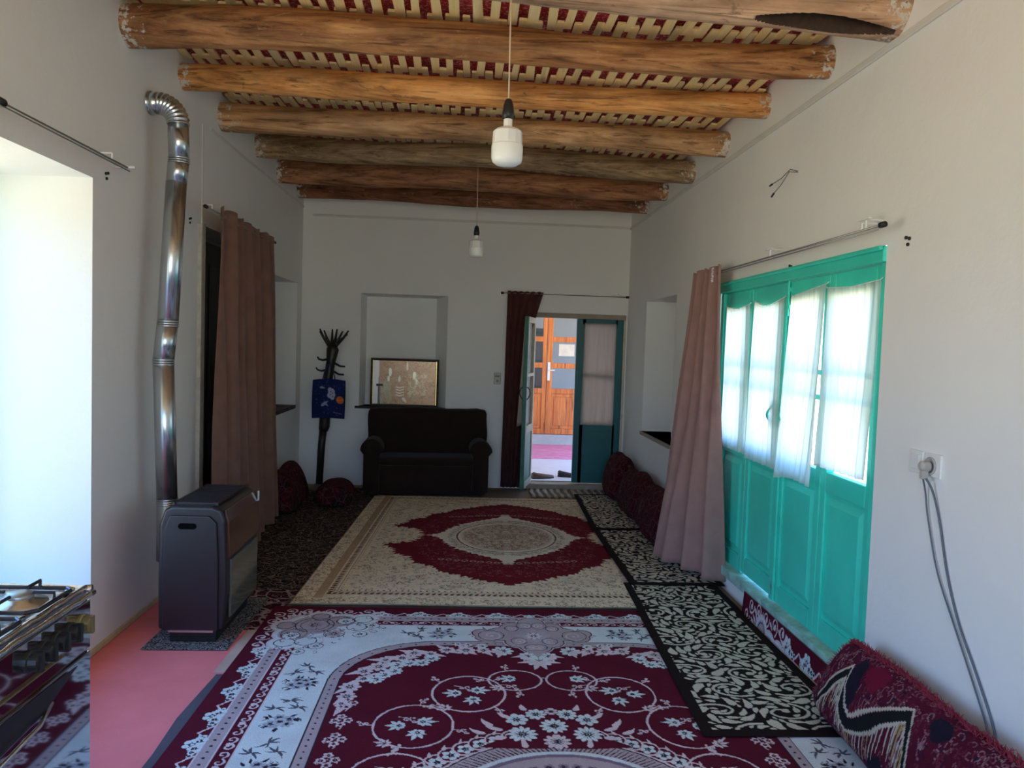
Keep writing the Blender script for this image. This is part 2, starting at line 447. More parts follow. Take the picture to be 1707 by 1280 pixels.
    def bird(x, y, a):
        for da, l in ((0, .055), (.7, .045), (-.7, .05), (2.6, .04), (3.4, .055)):
            q.leaf(x, y, a+da, l, .011, (.10, .10, .13), curl=.8)
    t = .80; i = 0
    while t < 1.99:
        for sw in (0, 1):
            f = (lambda x, y: (x, y)) if not sw else (lambda x, y: (y, x))
            if i % 2 == 0: bird(*f(.375, t-.01), rr.random()*6); bird(*f(.42, t+.05), rr.random()*6); bird(*f(.33, t+.06), rr.random()*6)
            else: posy(*f(.375, t), sw)
        t += .17; i += 1
    # flower bouquet that lines the rounded corner of the inner field
    def arcp(a, d=0): return (.97-(.43-d)*math.cos(a), .97-(.43-d)*math.sin(a))
    for i in range(13):
        a = -.5+(PI/2+1.0)*i/12
        if a < 0: x, y = .54+.055, .97-.43*math.sin(a)
        elif a > PI/2: x, y = .97+.43*math.sin(a-PI/2)*1.0, .54+.055
        else: x, y = arcp(a, .07+.03*(i % 2))
        q.leaf(x, y, a+PI*.75, .09, .03, PINKW)
        q.leaf(x, y, a-PI*.35, .08, .03, PINKW)
        q.flower(x, y, .036+.012*((i*7) % 3)/2, 8, PINKW, DARKB, core=TANP)
        if 2 < i < 10: 
            x2, y2 = arcp(min(max(a, 0), PI/2), .15+.02*(i % 3)); q.flower(x2, y2, .040, 9, LBLUE, DARKB, core=TANP)
            q.leaf(x2, y2, a+PI*.9, .06, .022, LBLUE)
    # small vines beside the long band
    t = 1.12
    while t < 1.98:
        for j, (dx, dy) in enumerate(((.0, 0), (.028, .03), (-.022, .035), (.004, .065))):
            q.flower(.605+dx, t+dy, .020, 5, PINKW, BURG); q.spiral(.605-dx, t+dy+.02, .004, .018, j, .7, .004, .005, PINKW)
        t += .145
    # pendant palmette in the middle of the far band
    lob2 = [(1.44, .38, .17), (1.28, .38, .085), (1.20, .42, .06), (1.34, .30, .07), (1.36, .48, .07), (1.44, .54, .08), (1.44, .22, .07), (1.17, .37, .045)]
    for d, c in ((.012, PINKW), (.006, DARKB), (0, TANP)):
        for x, y, r in lob2: q.disc(x, y, r+d, c)
    q.leaf(1.44, .58, PI/2, .09, .08, TANP)
    q.flower(1.44, .40, .09, 8, (.46,.40,.44), DARKB); q.flower(1.44, .40, .045, 8, PINKW, DARKB)
    for x, y, r in ((1.22, .40, .06), (1.33, .30, .03), (1.40, .26, .035), (1.36, .47, .035), (1.42, .55, .03)):
        q.spiral(x, y, .008, r, 1.0, 1.2, .004, .006, PINKW, .008); q.ring(x, y, r+.004, r+.008, DARKB)
    for (x, y, r, n) in ((1.27, .60, .055, 9), (1.385, .66, .045, 8), (1.44, .72, .065, 10), (1.17, .545, .03, 6), (1.10, .53, .024, 6), (1.05, .52, .02, 5)):
        q.flower(x, y, r, n, LBLUE, DARKB, core=DARKB)
        q.leaf(x, y, PI*.6, r*1.6, r*.5, PINKW); q.leaf(x, y, PI*.95, r*1.7, r*.5, PINKW)
    # scroll rings with lilies
    def scroll(cx, cy, r, k, nl):
        q.ring(cx, cy, r-.0045, r+.0045, PINKW, k)
        for i in range(4):
            a = .5+i*1.65+cx*3; q.sprig(cx+r*math.cos(a), cy+r*k*math.sin(a), a, .055, PINKW)
        offs = ((-.055, .0), (.035, -.03), (.02, .055)) if nl == 3 else ((-.02, -.015),)
        for j, (dx, dy) in enumerate(offs): q.lily(cx+dx, cy+dy, .062, (PI, 0, .6*PI)[j], LBLUE, DARKB); q.flower(cx+dx, cy+dy, .026, 6, LBLUE, DARKB)
        q.sprig(cx-.06, cy-.07 if nl == 3 else cy+.045, .3, .07, PINKW)
        a = 2.2; q.lily(cx+r*math.cos(a), cy+r*k*math.sin(a), .05, a+1.2, PINKW, BURG)
    scroll(1.44-.335, 1.055, .155, 1.08, 3); scroll(1.44-.13, .925, .118, .85, 1); scroll(1.44-.55, 1.335, .155, 1.08, 3)
    scroll(1.44-.60, 1.70, .15, 1.05, 3)
    # medallion
    cx, cy = 1.44, 2.0
    for i in range(-2, 17):
        a = PI/2*(i+.5)/14; x, y = cx-.60*math.cos(a), cy-.60*math.sin(a)
        if y > 1.42: 
            q.flower(x, y, .034, 5, LBLUE, DARKB, core=DARKB)
            q.spiral(x, y, .04, .05, a, .62, .009, .007, PINKW)
            q.leaf(x-.04*math.cos(a), y-.04*math.sin(a), a+PI+.8, .04, .014, PINKW)
    q.ring(cx, cy, .0, .562, PINKW); q.ring(cx, cy, 0, .553, DARKB); q.ring(cx, cy, 0, .546, TANP)
    for i in range(46):
        a = PI/2*i/45; q.stroke([(cx-.54*math.cos(a), cy-.54*math.sin(a)), (cx-.48*math.cos(a+.05), cy-.48*math.sin(a+.05))], .003, .006, DARKB)
    q.ring(cx, cy, 0, .475, LBLUE); q.ring(cx, cy, 0, .455, (.22,.16,.22)); q.ring(cx, cy, 0, .435, TANP)
    for i in range(12):
        a = PI/2*i/11; q.flower(cx-.37*math.cos(a), cy-.37*math.sin(a), .022, 5, (.28,.2,.25), DARKB)
    q.poly([(cx-.30, cy-.50), (cx-.22, cy-.56), (cx-.12, cy-.66), (cx, cy-.74), (cx+.1, cy-.74), (cx+.1, cy-.50), (cx-.13, cy-.49)], BURG)
    for (dx, dy, r, n, c) in ((0, .545, .055, 11, PINKW), (.13, .60, .06, 12, LBLUE), (0, .665, .058, 12, LBLUE), (.145, .715, .048, 7, LBLUE), (.065, .76, .045, 9, LBLUE), (0, .785, .03, 7, PINKW)):
        q.flower(cx-dx, cy-dy, r, n, c, DARKB, core=DARKB)
    for (dx, dy, a, l) in ((.10, .79, -2.3, .06), (.17, .73, -2.8, .07), (.20, .63, -3.0, .09), (.24, .66, -2.6, .08), (.27, .60, -2.9, .08), (.12, .50, -2.0, .07), (.19, .58, 2.6, .08)):
        q.leaf(cx-dx, cy-dy, a, l, .026, PINKW, curl=.9)
    full = np.concatenate([q.a, q.a[:, :-1][:, ::-1]], 1); full = np.concatenate([full, full[:-1][::-1]], 0)
    return full, .003          # row 0 = far edge

CREAM = (.86, .71, .50); CREAM2 = (.88, .79, .63); BURG2 = (.17, .012, .022); BROWN = (.10, .045, .03)
def paint_cream_rug():
    W, H = 1.24, 1.58; q = Canvas(W, H, .004, CREAM); rr = random.Random(5)
    LB = (.50, .33, .19)
    # border: wavy sketch lines, light brown stripe, tick band
    q.rect(0, 9, 0, 9, (.30,.24,.16)); q.rect(.008, 9, .008, 9, CREAM)
    w = q.win(0, 9, 0, 9); sl, X, Y = w
    m = np.minimum(X, Y)
    q.a[sl][(X > .105) & (X < .16) & (Y > .10)] = LB
    q.a[sl][(m > .16) & (m < .168)] = (.55,.42,.3); q.a[sl][(m > .168) & (m < .20)] = (.78,.60,.42)
    q.a[sl][(m > .20) & (m < .206)] = (.55,.42,.3); q.a[sl][(m > .216) & (m < .222)] = (.30,.17,.10)
    t = .17
    while t < 1.6:
        q.leaf(.172, t, .5, .034, .02, BROWN); q.leaf(t, .172, .9, .034, .02, BROWN)
        q.disc(.236, t, .006, BROWN); q.disc(t, .236, .006, BROWN)
        t += .036
    for i in range(520):
        s_ = rr.random() < .5; a, b = rr.random()*1.55, .01+.095*rr.random()
        x, y = (b, a) if s_ else (a, b)
        q.spiral(x, y, .003, .012+.012*rr.random(), rr.random()*6, .6*rr.choice((-1, 1)), .004, .004, rr.choice((LB, (.22,.17,.10), (.30,.22,.13))))
    for i in range(260):
        b = .11+.045*rr.random(); a = rr.random()*1.55
        x, y = (b, a) if i % 2 else (a, b); q.spiral(x, y, .003, .012, rr.random()*6, .6, .003, .003, (.52,.40,.28))
    # paler field with tiny scrolls
    for i in range(1500):
        x, y = .26+rr.random()*1.0, .26+rr.random()*1.35
        if x+y*.7 > .5: q.spiral(x, y, .003, .010+.014*rr.random(), rr.random()*6, .7*rr.choice((-1, 1)), .0045, .0045, rr.choice(((.30,.20,.14), (.24,.22,.17), (.38,.18,.13), (.62,.58,.5), (.6,.5,.4))))
    cx, cy = W, H
    def blob(pts, c, jag, seed):
        # pts: polar-ish control points (dx, dy) from the tip on the x axis to the tip on the y axis
        out = []; r2 = random.Random(seed)
        for i in range(len(pts)-1):
            (x0, y0), (x1, y1) = pts[i], pts[i+1]; n = max(2, int(math.hypot(x1-x0, y1-y0)/.022))
            for j in range(n):
                t = j/n; k = jag if (j % 2) else -jag*.4
                nx, ny = (y1-y0), -(x1-x0); l = math.hypot(nx, ny)
                out.append((x0+(x1-x0)*t+nx/l*k*r2.random(), y0+(y1-y0)*t+ny/l*k*r2.random()))
        out.append(pts[-1])
        q.poly([(cx-x, cy-y) for x, y in out]+[(cx+.1, cy-pts[-1][1]), (cx+.1, cy+.1), (cx-pts[0][0], cy+.1)], c)
    A = [(.64, 0), (.66, .12), (.70, .20), (.90, .29), (.80, .40), (.80, .50), (.68, .60), (.64, .72), (.51, .82), (.44, .94), (.31, 1.00), (.20, 1.10), (.08, 1.15), (0, 1.20)]
    blob(A, BURG2, .05, 2)
    inside = lambda x, y: (x/.70)**2+(y/1.05)**2 < 1 and x/.52+y/.70 > 1.12
    for i in range(900):
        x, y = rr.random()*.75, rr.random()*1.05
        if inside(x, y): q.spiral(cx-x, cy-y, .003, .010+.010*rr.random(), rr.random()*6, .6, .004, .004, rr.choice(((.30,.06,.09), (.36,.14,.15), (.24,.03,.05))))
    Bp = [(.62, 0), (.53, .03), (.485, .14), (.44, .24), (.38, .34), (.30, .44), (.21, .52), (.12, .59), (.06, .64), (0, .76)]
    blob(Bp, CREAM2, .03, 4)
    for i in range(9):
        q.ring(cx-.02-.055*i, cy-.74+.012*i, .014, .021, (.5,.38,.32))
    for i in range(260):
        t = rr.random()*PI/2; r = .86+.12*rr.random(); q.spiral(cx-.46*r*math.cos(t), cy-.56*r*math.sin(t), .003, .012, rr.random()*6, .6, .003, .003, (.38,.32,.25))
    q.ring(cx, cy, .0, .385, (.12,.08,.06), 1.20); q.ring(cx, cy, 0, .374, CREAM2, 1.20); q.ring(cx, cy, 0, .35, (.76,.62,.45), 1.20)
    for i in range(420):
        t = rr.random()*PI/2; r = math.sqrt(rr.random())*.33; q.spiral(cx-r*math.cos(t), cy-r*1.2*math.sin(t), .003, .013, rr.random()*6, .65, .0035, .0035, rr.choice(((.28,.16,.13), (.32,.28,.2), (.36,.14,.12), (.2,.17,.14))))
    full = np.concatenate([q.a, q.a[:, :-1][:, ::-1]], 1); full = np.concatenate([full, full[:-1][::-1]], 0)
    return full, .004

MATD = (.018, .010, .009); MATL = (.66, .58, .46)
def paint_leaf_mat(W, H, seed, res=.003, big=1.0, bd=.045, light=MATL, nat=9000, far=False):
    """dark mat densely covered with pale teardrop leaves that follow big spiral scrolls"""
    q = Canvas(W, H, res, MATD); rr = random.Random(seed)
    S = .21*big; cs = []
    j = 0; y = S*.5
    while y < H+S:
        x = S*.45+(S*.5 if j % 2 else 0)
        while x < W+S*.3:
            cs.append((x+rr.uniform(-.015, .015), y+rr.uniform(-.02, .02), rr.choice((-1, 1)), rr.random()*6)); x += S*1.05
        y += S*.80; j += 1
    box = lambda p: bd < p[0] < W-bd and bd < p[1] < H-bd
    for (x, y, sg, a) in cs:
        r1 = S*.40
        P = [(x+(.016+(r1-.016)*i/26)*math.cos(a+sg*2*PI*1.02*i/26)*1.2, y+(.016+(r1-.016)*i/26)*math.sin(a+sg*2*PI*1.02*i/26)*.85) for i in range(27)]
        q.stroke(P, .010*big, .013*big, light); q.disc(*P[0], .015*big, light)
    q.occ[:] = False
    q.occ |= (q.a[:, :, 0] > .1)
    for t in range(nat):
        f = t/nat; L = (.090-.064*f)*big*rr.uniform(.8, 1.15); Wd = L*rr.uniform(.29, .42)+.004
        x, y = rr.uniform(bd, W-bd), rr.uniform(bd, H-bd)
        i = min(q.nx-1, int(x/res)); jj = min(q.ny-1, int(y/res))
        if q.occ[jj, i]: continue
        c = min(cs, key=lambda c: (c[0]-x)**2+(c[1]-y)**2)
        ang = math.atan2(y-c[1], x-c[0])+c[2]*(PI/2-.5)+rr.uniform(-.25, .25)
        P = q.leafpts(x, y, ang, L, Wd, c[2]*.9, 7)
        pm = [(x+(p[0]-x)*1.0, y+(p[1]-y)*1.0) for p in q.leafpts(x-.3*.01*math.cos(ang), y-.3*.01*math.sin(ang), ang, L+.004, Wd+.0065*big, c[2]*.9, 7)]
        xs = [p[0] for p in pm]; ys = [p[1] for p in pm]
        w = q.win(min(xs), max(xs), min(ys), max(ys))
        if w is None: continue
        sl, X, Y = w; m = q.polymask(pm, X, Y)
        if (q.occ[sl] & m).any() or not m.any(): continue
        q.poly(P, light)
    q.rect(0, bd, 0, 9, MATD); q.rect(W-bd, 9, 0, 9, MATD); q.rect(0, 9, 0, bd, MATD); q.rect(0, 9, H-bd, 9, MATD)
    return q.a, res

def col_attr(me, cols):
    at = me.color_attributes.new('Col', 'FLOAT_COLOR', 'POINT')
    c = np.ones((len(me.vertices), 4), np.float32); c[:, :3] = cols
    at.data.foreach_set('color', c.ravel())
def sample(img, res, U, V):
    i = np.clip((U/res+.5).astype(int), 0, img.shape[1]-1); j = np.clip((V/res+.5).astype(int), 0, img.shape[0]-1)
    return img[j, i]
def cloth_sheet(name, us, vs, pos, img, res, mat, thick=.006, uv=None, parent=None):
    """rectangular textile: pos(U,V)->xyz arrays; img row/col indexed by V/U in metres; has a real edge and underside"""
    U, V = np.meshgrid(us, vs); nu, nv = len(us), len(vs)
    P = np.stack(pos(U, V), -1).reshape(-1, 3).astype(np.float64)
    base = P.copy(); 
    du = np.gradient(P.reshape(nv, nu, 3), axis=1); dv = np.gradient(P.reshape(nv, nu, 3), axis=0)
    nr = np.cross(du, dv); nr /= (np.linalg.norm(nr, axis=2, keepdims=True)+1e-9); nr = nr.reshape(-1, 3)
    if nr[:, 2].mean() < 0: nr = -nr
    idx = np.arange(nu*nv).reshape(nv, nu)
    top = np.stack([idx[:-1, :-1], idx[:-1, 1:], idx[1:, 1:], idx[1:, :-1]], -1).reshape(-1, 4)
    ring = np.concatenate([idx[0, :], idx[1:, -1], idx[-1, :-1][::-1], idx[1:-1, 0][::-1]])
    low = base[ring]-nr[ring]*thick
    nb = nu*nv; k = len(ring); r2 = np.arange(nb, nb+k)
    side = np.stack([ring, r2, np.roll(r2, -1), np.roll(ring, -1)], -1)
    V3 = np.concatenate([base, low])
    o0 = np.array([V3[:, 0].mean(), V3[:, 1].mean(), V3[:, 2].min()])
    F = np.concatenate([top, side])
    me = bpy.data.meshes.new(name)
    me.vertices.add(len(V3)); me.vertices.foreach_set('co', (V3-o0).ravel())
    me.loops.add(len(F)*4); me.loops.foreach_set('vertex_index', F.ravel().astype(np.int32))
    me.polygons.add(len(F)); me.polygons.foreach_set('loop_start', np.arange(0, len(F)*4, 4, dtype=np.int32))
    me.update(calc_edges=True); me.validate()
    cols = sample(img, res, U, V).reshape(-1, 3)
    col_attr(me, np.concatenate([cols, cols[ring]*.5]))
    me.materials.append(mat)
    o = bpy.data.objects.new(name, me); COL.objects.link(o); o.location = o0
    if parent is not None: o.parent = parent; o.location = Vector(o0)-wloc(parent)
    return o

# ------------------------------------------------------------------ materials
M = {}
def plaster_mat(name, col):
    m, nt, N, L, b = newmat(name)
    v = coords(nt); n = noise(nt, v, 1.3, 6, .6); n2 = noise(nt, v, 9, 5, .6)
    r = ramp(nt, n, [(.3, tuple(c*.94 for c in col)), (.7, col)]); L.new(r.outputs['Color'], b.inputs['Base Color'])
    b.inputs['Roughness'].default_value = .85; b.inputs['Specular IOR Level'].default_value = .2
    bump(nt, b, n2, .25, .012); return m
M['wall'] = plaster_mat('white_plaster', (.86, .855, .83))
M['hall_wall'] = plaster_mat('hall_plaster', (.78, .76, .70))
M['trim'] = sm('plaster_trim', (.70, .68, .64), .8, .05)
M['floor'] = fabric('brown_floor_felt', (.26, .17, .10), weave=200)
M['pink'] = fabric('salmon_carpet', (.80, .205, .215), scale=3, var=.10, weave=260, bmp=.5)
M['beige'] = fabric('beige_offcut', (.52, .36, .30), weave=260)
M['selvage'] = fabric('grey_backing', (.085, .075, .095), weave=180)
M['rug'] = attr_mat('rug_pile'); M['rug2'] = attr_mat('cream_rug_pile'); M['mat'] = attr_mat('printed_mat', pile=200)
M['vine'] = vine_mat('black_vine_cloth', (.010, .006, .005), (.22, .16, .13), 11, .03)
M['vine2'] = vine_mat('burgundy_vine_cloth', (.050, .004, .010), (.085, .040, .038), 6, .022, accent=(.012,.006,.012))
M['vine3'] = vine_mat('old_rug_cloth', (.035, .005, .012), (.35, .22, .22), 7, .05, accent=(.01,.008,.012))
M['small_vine'] = vine_mat('small_black_cloth', (.012, .012, .014), (.26, .24, .24), 22, .06)
M['green'] = sm('green_door_paint', (.045, .68, .52), .36, .10, 3, bmp=.15, bscale=30)
M['teal'] = sm('teal_door_paint', (.008, .115, .125), .42, .12, 3, bmp=.15, bscale=30)
M['green_dark'] = sm('worn_green_paint', (.03, .15, .10), .5, .25, 12)
M['leaf_white'] = sm('worn_cream_paint', (.62, .55, .42), .6, .15, 12)
M['header'] = sm('taupe_lintel_wood', (.33, .27, .21), .7, .15, 10)
M['glass'] = thin_glass('window_glass'); M['glass_hall'] = thin_glass('hall_glass', (.75,.8,.85), .25)
M['sheer'] = sheer('sheer_curtain', (.96,.97,.96), .17); M['sheer2'] = sheer('dull_sheer_curtain', (.80,.72,.66), .06)
M['curtain'] = fabric('brown_velour', (.20, .105, .078), scale=10, sheen=.15, var=.12)
M['curtainR'] = fabric('rose_brown_velour', (.33, .19, .165), scale=10, sheen=.15, var=.10)
M['curtainB'] = fabric('maroon_velour', (.085, .030, .028), scale=10, var=.15)
M['sofa'] = fabric('dark_brown_slipcover', (.022, .012, .010), scale=9, weave=150, bmp=.6, sheen=.08)
M['blackwood'] = sm('black_lacquer', (.012, .009, .008), .45, .2, 20)
M['darkwood'] = wood('dark_sill_wood', (.02,.014,.010), (.045,.03,.022), (.08,.055,.04), 'x')
M['zinc'] = sm('galvanised_steel', (.58, .62, .64), .24, .08, 5, metal=.95, bmp=.08, bscale=12)
M['chrome'] = sm('crumpled_foil_chrome', (.72, .73, .76), .16, .05, 6, metal=1, bmp=.5, bscale=34, bdist=.006)
M['steel'] = sm('mirror_steel', (.50, .53, .58), .045, .03, 4, metal=1)
M['pan'] = sm('hob_steel', (.60, .62, .66), .3, .06, 9, metal=1, bmp=.1)
M['enamel'] = sm('black_enamel', (.010, .011, .018), .25, .2, 30)
M['black'] = sm('black_plastic', (.012, .011, .011), .4, .2, 20)
M['white'] = sm('white_plastic', (.80, .80, .78), .35, .03)
M['diffuser'] = sm('opal_plastic', (.82, .83, .80), .3, .03)
M['cord'] = sm('beige_cord', (.55, .42, .30), .6, .05)
M['rod'] = sm('steel_rod', (.34, .34, .32), .35, .05, metal=.7)
M['brass'] = sm('brass_trim', (.62, .44, .18), .3, .1, metal=1)
M['heater'] = sm('heater_purple_brown_enamel', (.014, .009, .012), .38, .12, 6, bmp=.1, bscale=200)
M['heater_front'] = sm('heater_glossy_brown', (.085, .030, .020), .22, .2, 4)
M['heater_glass'] = sm('heater_window_glass', (.10, .10, .085), .10, .1, 4)
M['orange'] = wood('orange_varnished_wood', (.42,.10,.025), (.62,.17,.04), (.74,.24,.06), 'z', .35, blot=.85)
M['bagblue'] = sm('navy_cloth', (.012, .022, .10), .8, .25, 12)
M['hallfloor'] = sm('white_tiles', (.72, .70, .74), .35, .06, 5)
M['pinkrug'] = fabric('pink_rug', (.72, .22, .34), weave=200)
M['grey'] = sm('grey_plinth', (.45, .42, .38), .8, .1)
M['shoe'] = sm('black_leather', (.02, .015, .015), .5, .2); M['shoe2'] = sm('brown_leather', (.10, .04, .02), .5, .2)
M['lath'] = None
def lath_mat():
    m, nt, N, L, b = newmat('split_poplar_lath')
    v = coords(nt, (16, 1.4, 16)); g = noise(nt, v, 2.0, 7, .6, .5)
    v3 = coords(nt, (11, .35, 1)); g3 = noise(nt, v3, 1.0, 1)
    r = ramp(nt, g, [(.20, (.60,.38,.14)), (.38, (.93,.69,.31)), (.75, (.98,.83,.47))])
    r3 = ramp(nt, g3, [(.32, (.78,.80,.80)), (.42, (1,1,1)), (.66, (1.0,.95,.86))])
    L.new(mixc(nt, 1.0, r.outputs['Color'], r3.outputs['Color'], 'MULTIPLY'), b.inputs['Base Color'])
    b.inputs['Roughness'].default_value = .6; bump(nt, b, g, .4, .005); return m
M['lath'] = lath_mat()
def red_sheet():
    m, nt, N, L, b = newmat('red_printed_sheet')
    v = coords(nt); n = noise(nt, v, 60, 3, .7); n2 = noise(nt, v, 4, 3)
    r = ramp(nt, n, [(.52, (.60,.035,.045)), (.60, (.80,.50,.48))]); r2 = ramp(nt, n2, [(.35, (.7,.6,.6)), (.6, (1,1,1))])
    L.new(mixc(nt, 1.0, r.outputs['Color'], r2.outputs['Color'], 'MULTIPLY'), b.inputs['Base Color']); b.inputs['Roughness'].default_value = .6
    return m
M['redsheet'] = red_sheet()

# ------------------------------------------------------------------ room shell
XL, XR, YB, YF = -1.70, 1.67, 8.0, -1.3
def wall(name, axis, plane, out, a0, a1, z0, z1, holes, mat, thick=.55):
    """axis 'x': wall in the plane X=plane, coordinate a = Y.  out = +1/-1 direction away from the room"""
    mb = MB()
    def pt(a, z, d):
        return (plane+out*d, a, z) if axis == 'x' else (a, plane+out*d, z)
    def face(d, hs):
        As = sorted({a0, a1, *[h[k] for h in hs for k in ('a0', 'a1')]}); Zs = sorted({z0, z1, *[h[k] for h in hs for k in ('z0', 'z1')]})
        for i in range(len(As)-1):
            for j in range(len(Zs)-1):
                ca, cz = (As[i]+As[i+1])/2, (Zs[j]+Zs[j+1])/2
                if any(h['a0'] < ca < h['a1'] and h['z0'] < cz < h['z1'] for h in hs): continue
                mb.add([pt(As[i], Zs[j], d), pt(As[i+1], Zs[j], d), pt(As[i+1], Zs[j+1], d), pt(As[i], Zs[j+1], d)], [(0,1,2,3)])
    face(0, holes)
    outer = [dict(a0=h['a0']+h.get('s', (0,0,0,0))[0], a1=h['a1']-h.get('s', (0,0,0,0))[1], z0=h['z0']+h.get('s', (0,0,0,0))[2], z1=h['z1']-h.get('s', (0,0,0,0))[3]) for h in holes if h.get('open')]
    face(thick, outer)
    for h in holes:
        d = thick if h.get('open') else h['d']; s = h.get('s', (0,0,0,0))
        F = [(h['a0'], h['z0']), (h['a1'], h['z0']), (h['a1'], h['z1']), (h['a0'], h['z1'])]
        K = [(h['a0']+s[0], h['z0']+s[2]), (h['a1']-s[1], h['z0']+s[2]), (h['a1']-s[1], h['z1']-s[3]), (h['a0']+s[0], h['z1']-s[3])]
        for i in range(4):
            j = (i+1) % 4
            mb.add([pt(*F[i], 0), pt(*F[j], 0), pt(*K[j], d), pt(*K[i], d)], [(0,1,2,3)])
        if not h.get('open'): mb.add([pt(*k, d) for k in K], [(0,1,2,3)])
    for (p, q) in (((a0, z0), (a1, z0)), ((a1, z0), (a1, z1)), ((a1, z1), (a0, z1)), ((a0, z1), (a0, z0))):
        mb.add([pt(*p, 0), pt(*q, 0), pt(*q, thick), pt(*p, thick)], [(0,1,2,3)])
    o = mb.build(name, mat, fix=False); o['kind'] = 'structure'; return o
wall('wall_left', 'x', XL, -1, YF-.5, YB+.5, -.1, 3.4,
     [dict(a0=1.15, a1=3.60, z0=.30, z1=2.19, open=1, s=(0, .10, 0, .02)),
      dict(a0=5.03, a1=6.15, z0=0.0, z1=2.20, d=.22),
      dict(a0=6.80, a1=7.79, z0=.835, z1=2.05, d=.28)], M['wall'])
wall('wall_right', 'x', XR, 1, YF-.5, YB+.5, -.1, 3.4,
     [dict(a0=3.02, a1=5.04, z0=.13, z1=1.95, open=1, s=(-.25, -.25, 0, -.45)),  # unseen outer reveal flared to let more daylight reach the floor
      dict(a0=6.12, a1=7.16, z0=.73, z1=1.95, d=.28)], M['wall'])
wall('wall_back', 'y', YB, 1, XL, XR, -.1, 3.4,
     [dict(a0=.66, a1=1.655, z0=.0, z1=1.85, open=1),
      dict(a0=-1.10, a1=-.21, z0=.825, z1=1.985, d=.22, s=(.035, .125, 0, .02))], M['wall'], .5)
wall('wall_front', 'y', YF, -1, XL, XR, -.1, 3.4, [dict(a0=-1.3, a1=1.3, z0=.5, z1=2.55, open=1)], M['wall'], .4)  # made-up opening that lets extra daylight in from behind the camera
fl = MB().box(XL, XR, YF, YB+.5, -.1, 0).build('floor', M['floor']); fl['kind'] = 'structure'
cz = lambda x: 3.040-.039*x
def struct(o): o['kind'] = 'structure'; return o
mb = MB().add([(x, y, cz(x)+dz) for x in (XL-.05, XR+.05) for y in (YF, YB+.02) for dz in (.050, .25)], [(0,1,3,2),(4,6,7,5),(0,4,5,1),(2,3,7,6),(0,2,6,4),(1,5,7,3)])
ceil = struct(mb.build('ceiling', M['redsheet']))

# logs: (Y left, z left, r left, Y right, z right, r right, colours)
LOGS = [(-.35+0, 3.0, .08, -.7, 2.88, .085, 5), (.75, 3.0, .08, .45, 2.88, .085, 6), (1.9, 3.0, .08, 1.6, 2.88, .085, 4),
        (3.02, 3.005, .075, 3.04, 2.870, .118, 0), (3.95, 3.005, .098, 3.62, 2.880, .080, 1), (4.66, 2.990, .072, 4.36, 2.895, .078, 2),
        (5.40, 2.985, .085, 5.07, 2.880, .082, 3), (6.28, 3.012, .100, 5.80, 2.862, .082, 4), (6.98, 2.978, .104, 6.59, 2.865, .086, 5), (7.76, 2.965, .088, 7.30, 2.855, .074, 6)]
WC = [((.28,.15,.08), (.54,.32,.19), (.70,.47,.31)), ((.10,.040,.012), (.34,.14,.05), (.58,.30,.12)), ((.32,.11,.028), (.66,.28,.08), (.84,.44,.16)),
      ((.24,.11,.04), (.52,.27,.12), (.72,.43,.22)), ((.12,.075,.035), (.32,.20,.105), (.50,.35,.19)), ((.13,.05,.022), (.35,.145,.065), (.52,.26,.12)), ((.10,.038,.016), (.26,.095,.045), (.40,.17,.08))]
LAB = {3: 'reddish tan peeled log with a dark hollow near its right end, partly cut off by the top of the photo',
       4: 'thick dark brown log ceiling beam crossing the cord of the nearer bulb, its bark flaked',
       5: 'smooth orange brown log ceiling beam right behind the thick dark flaked one',
       6: 'light brown log ceiling beam with a long crack, behind the nearer bulb',
       7: 'grey brown weathered log ceiling beam, uneven underside, right above the far bulb cord',
       8: 'wide dark reddish log ceiling beam, second from the back wall',
       9: 'thin dark log ceiling beam closest to the back wall'}
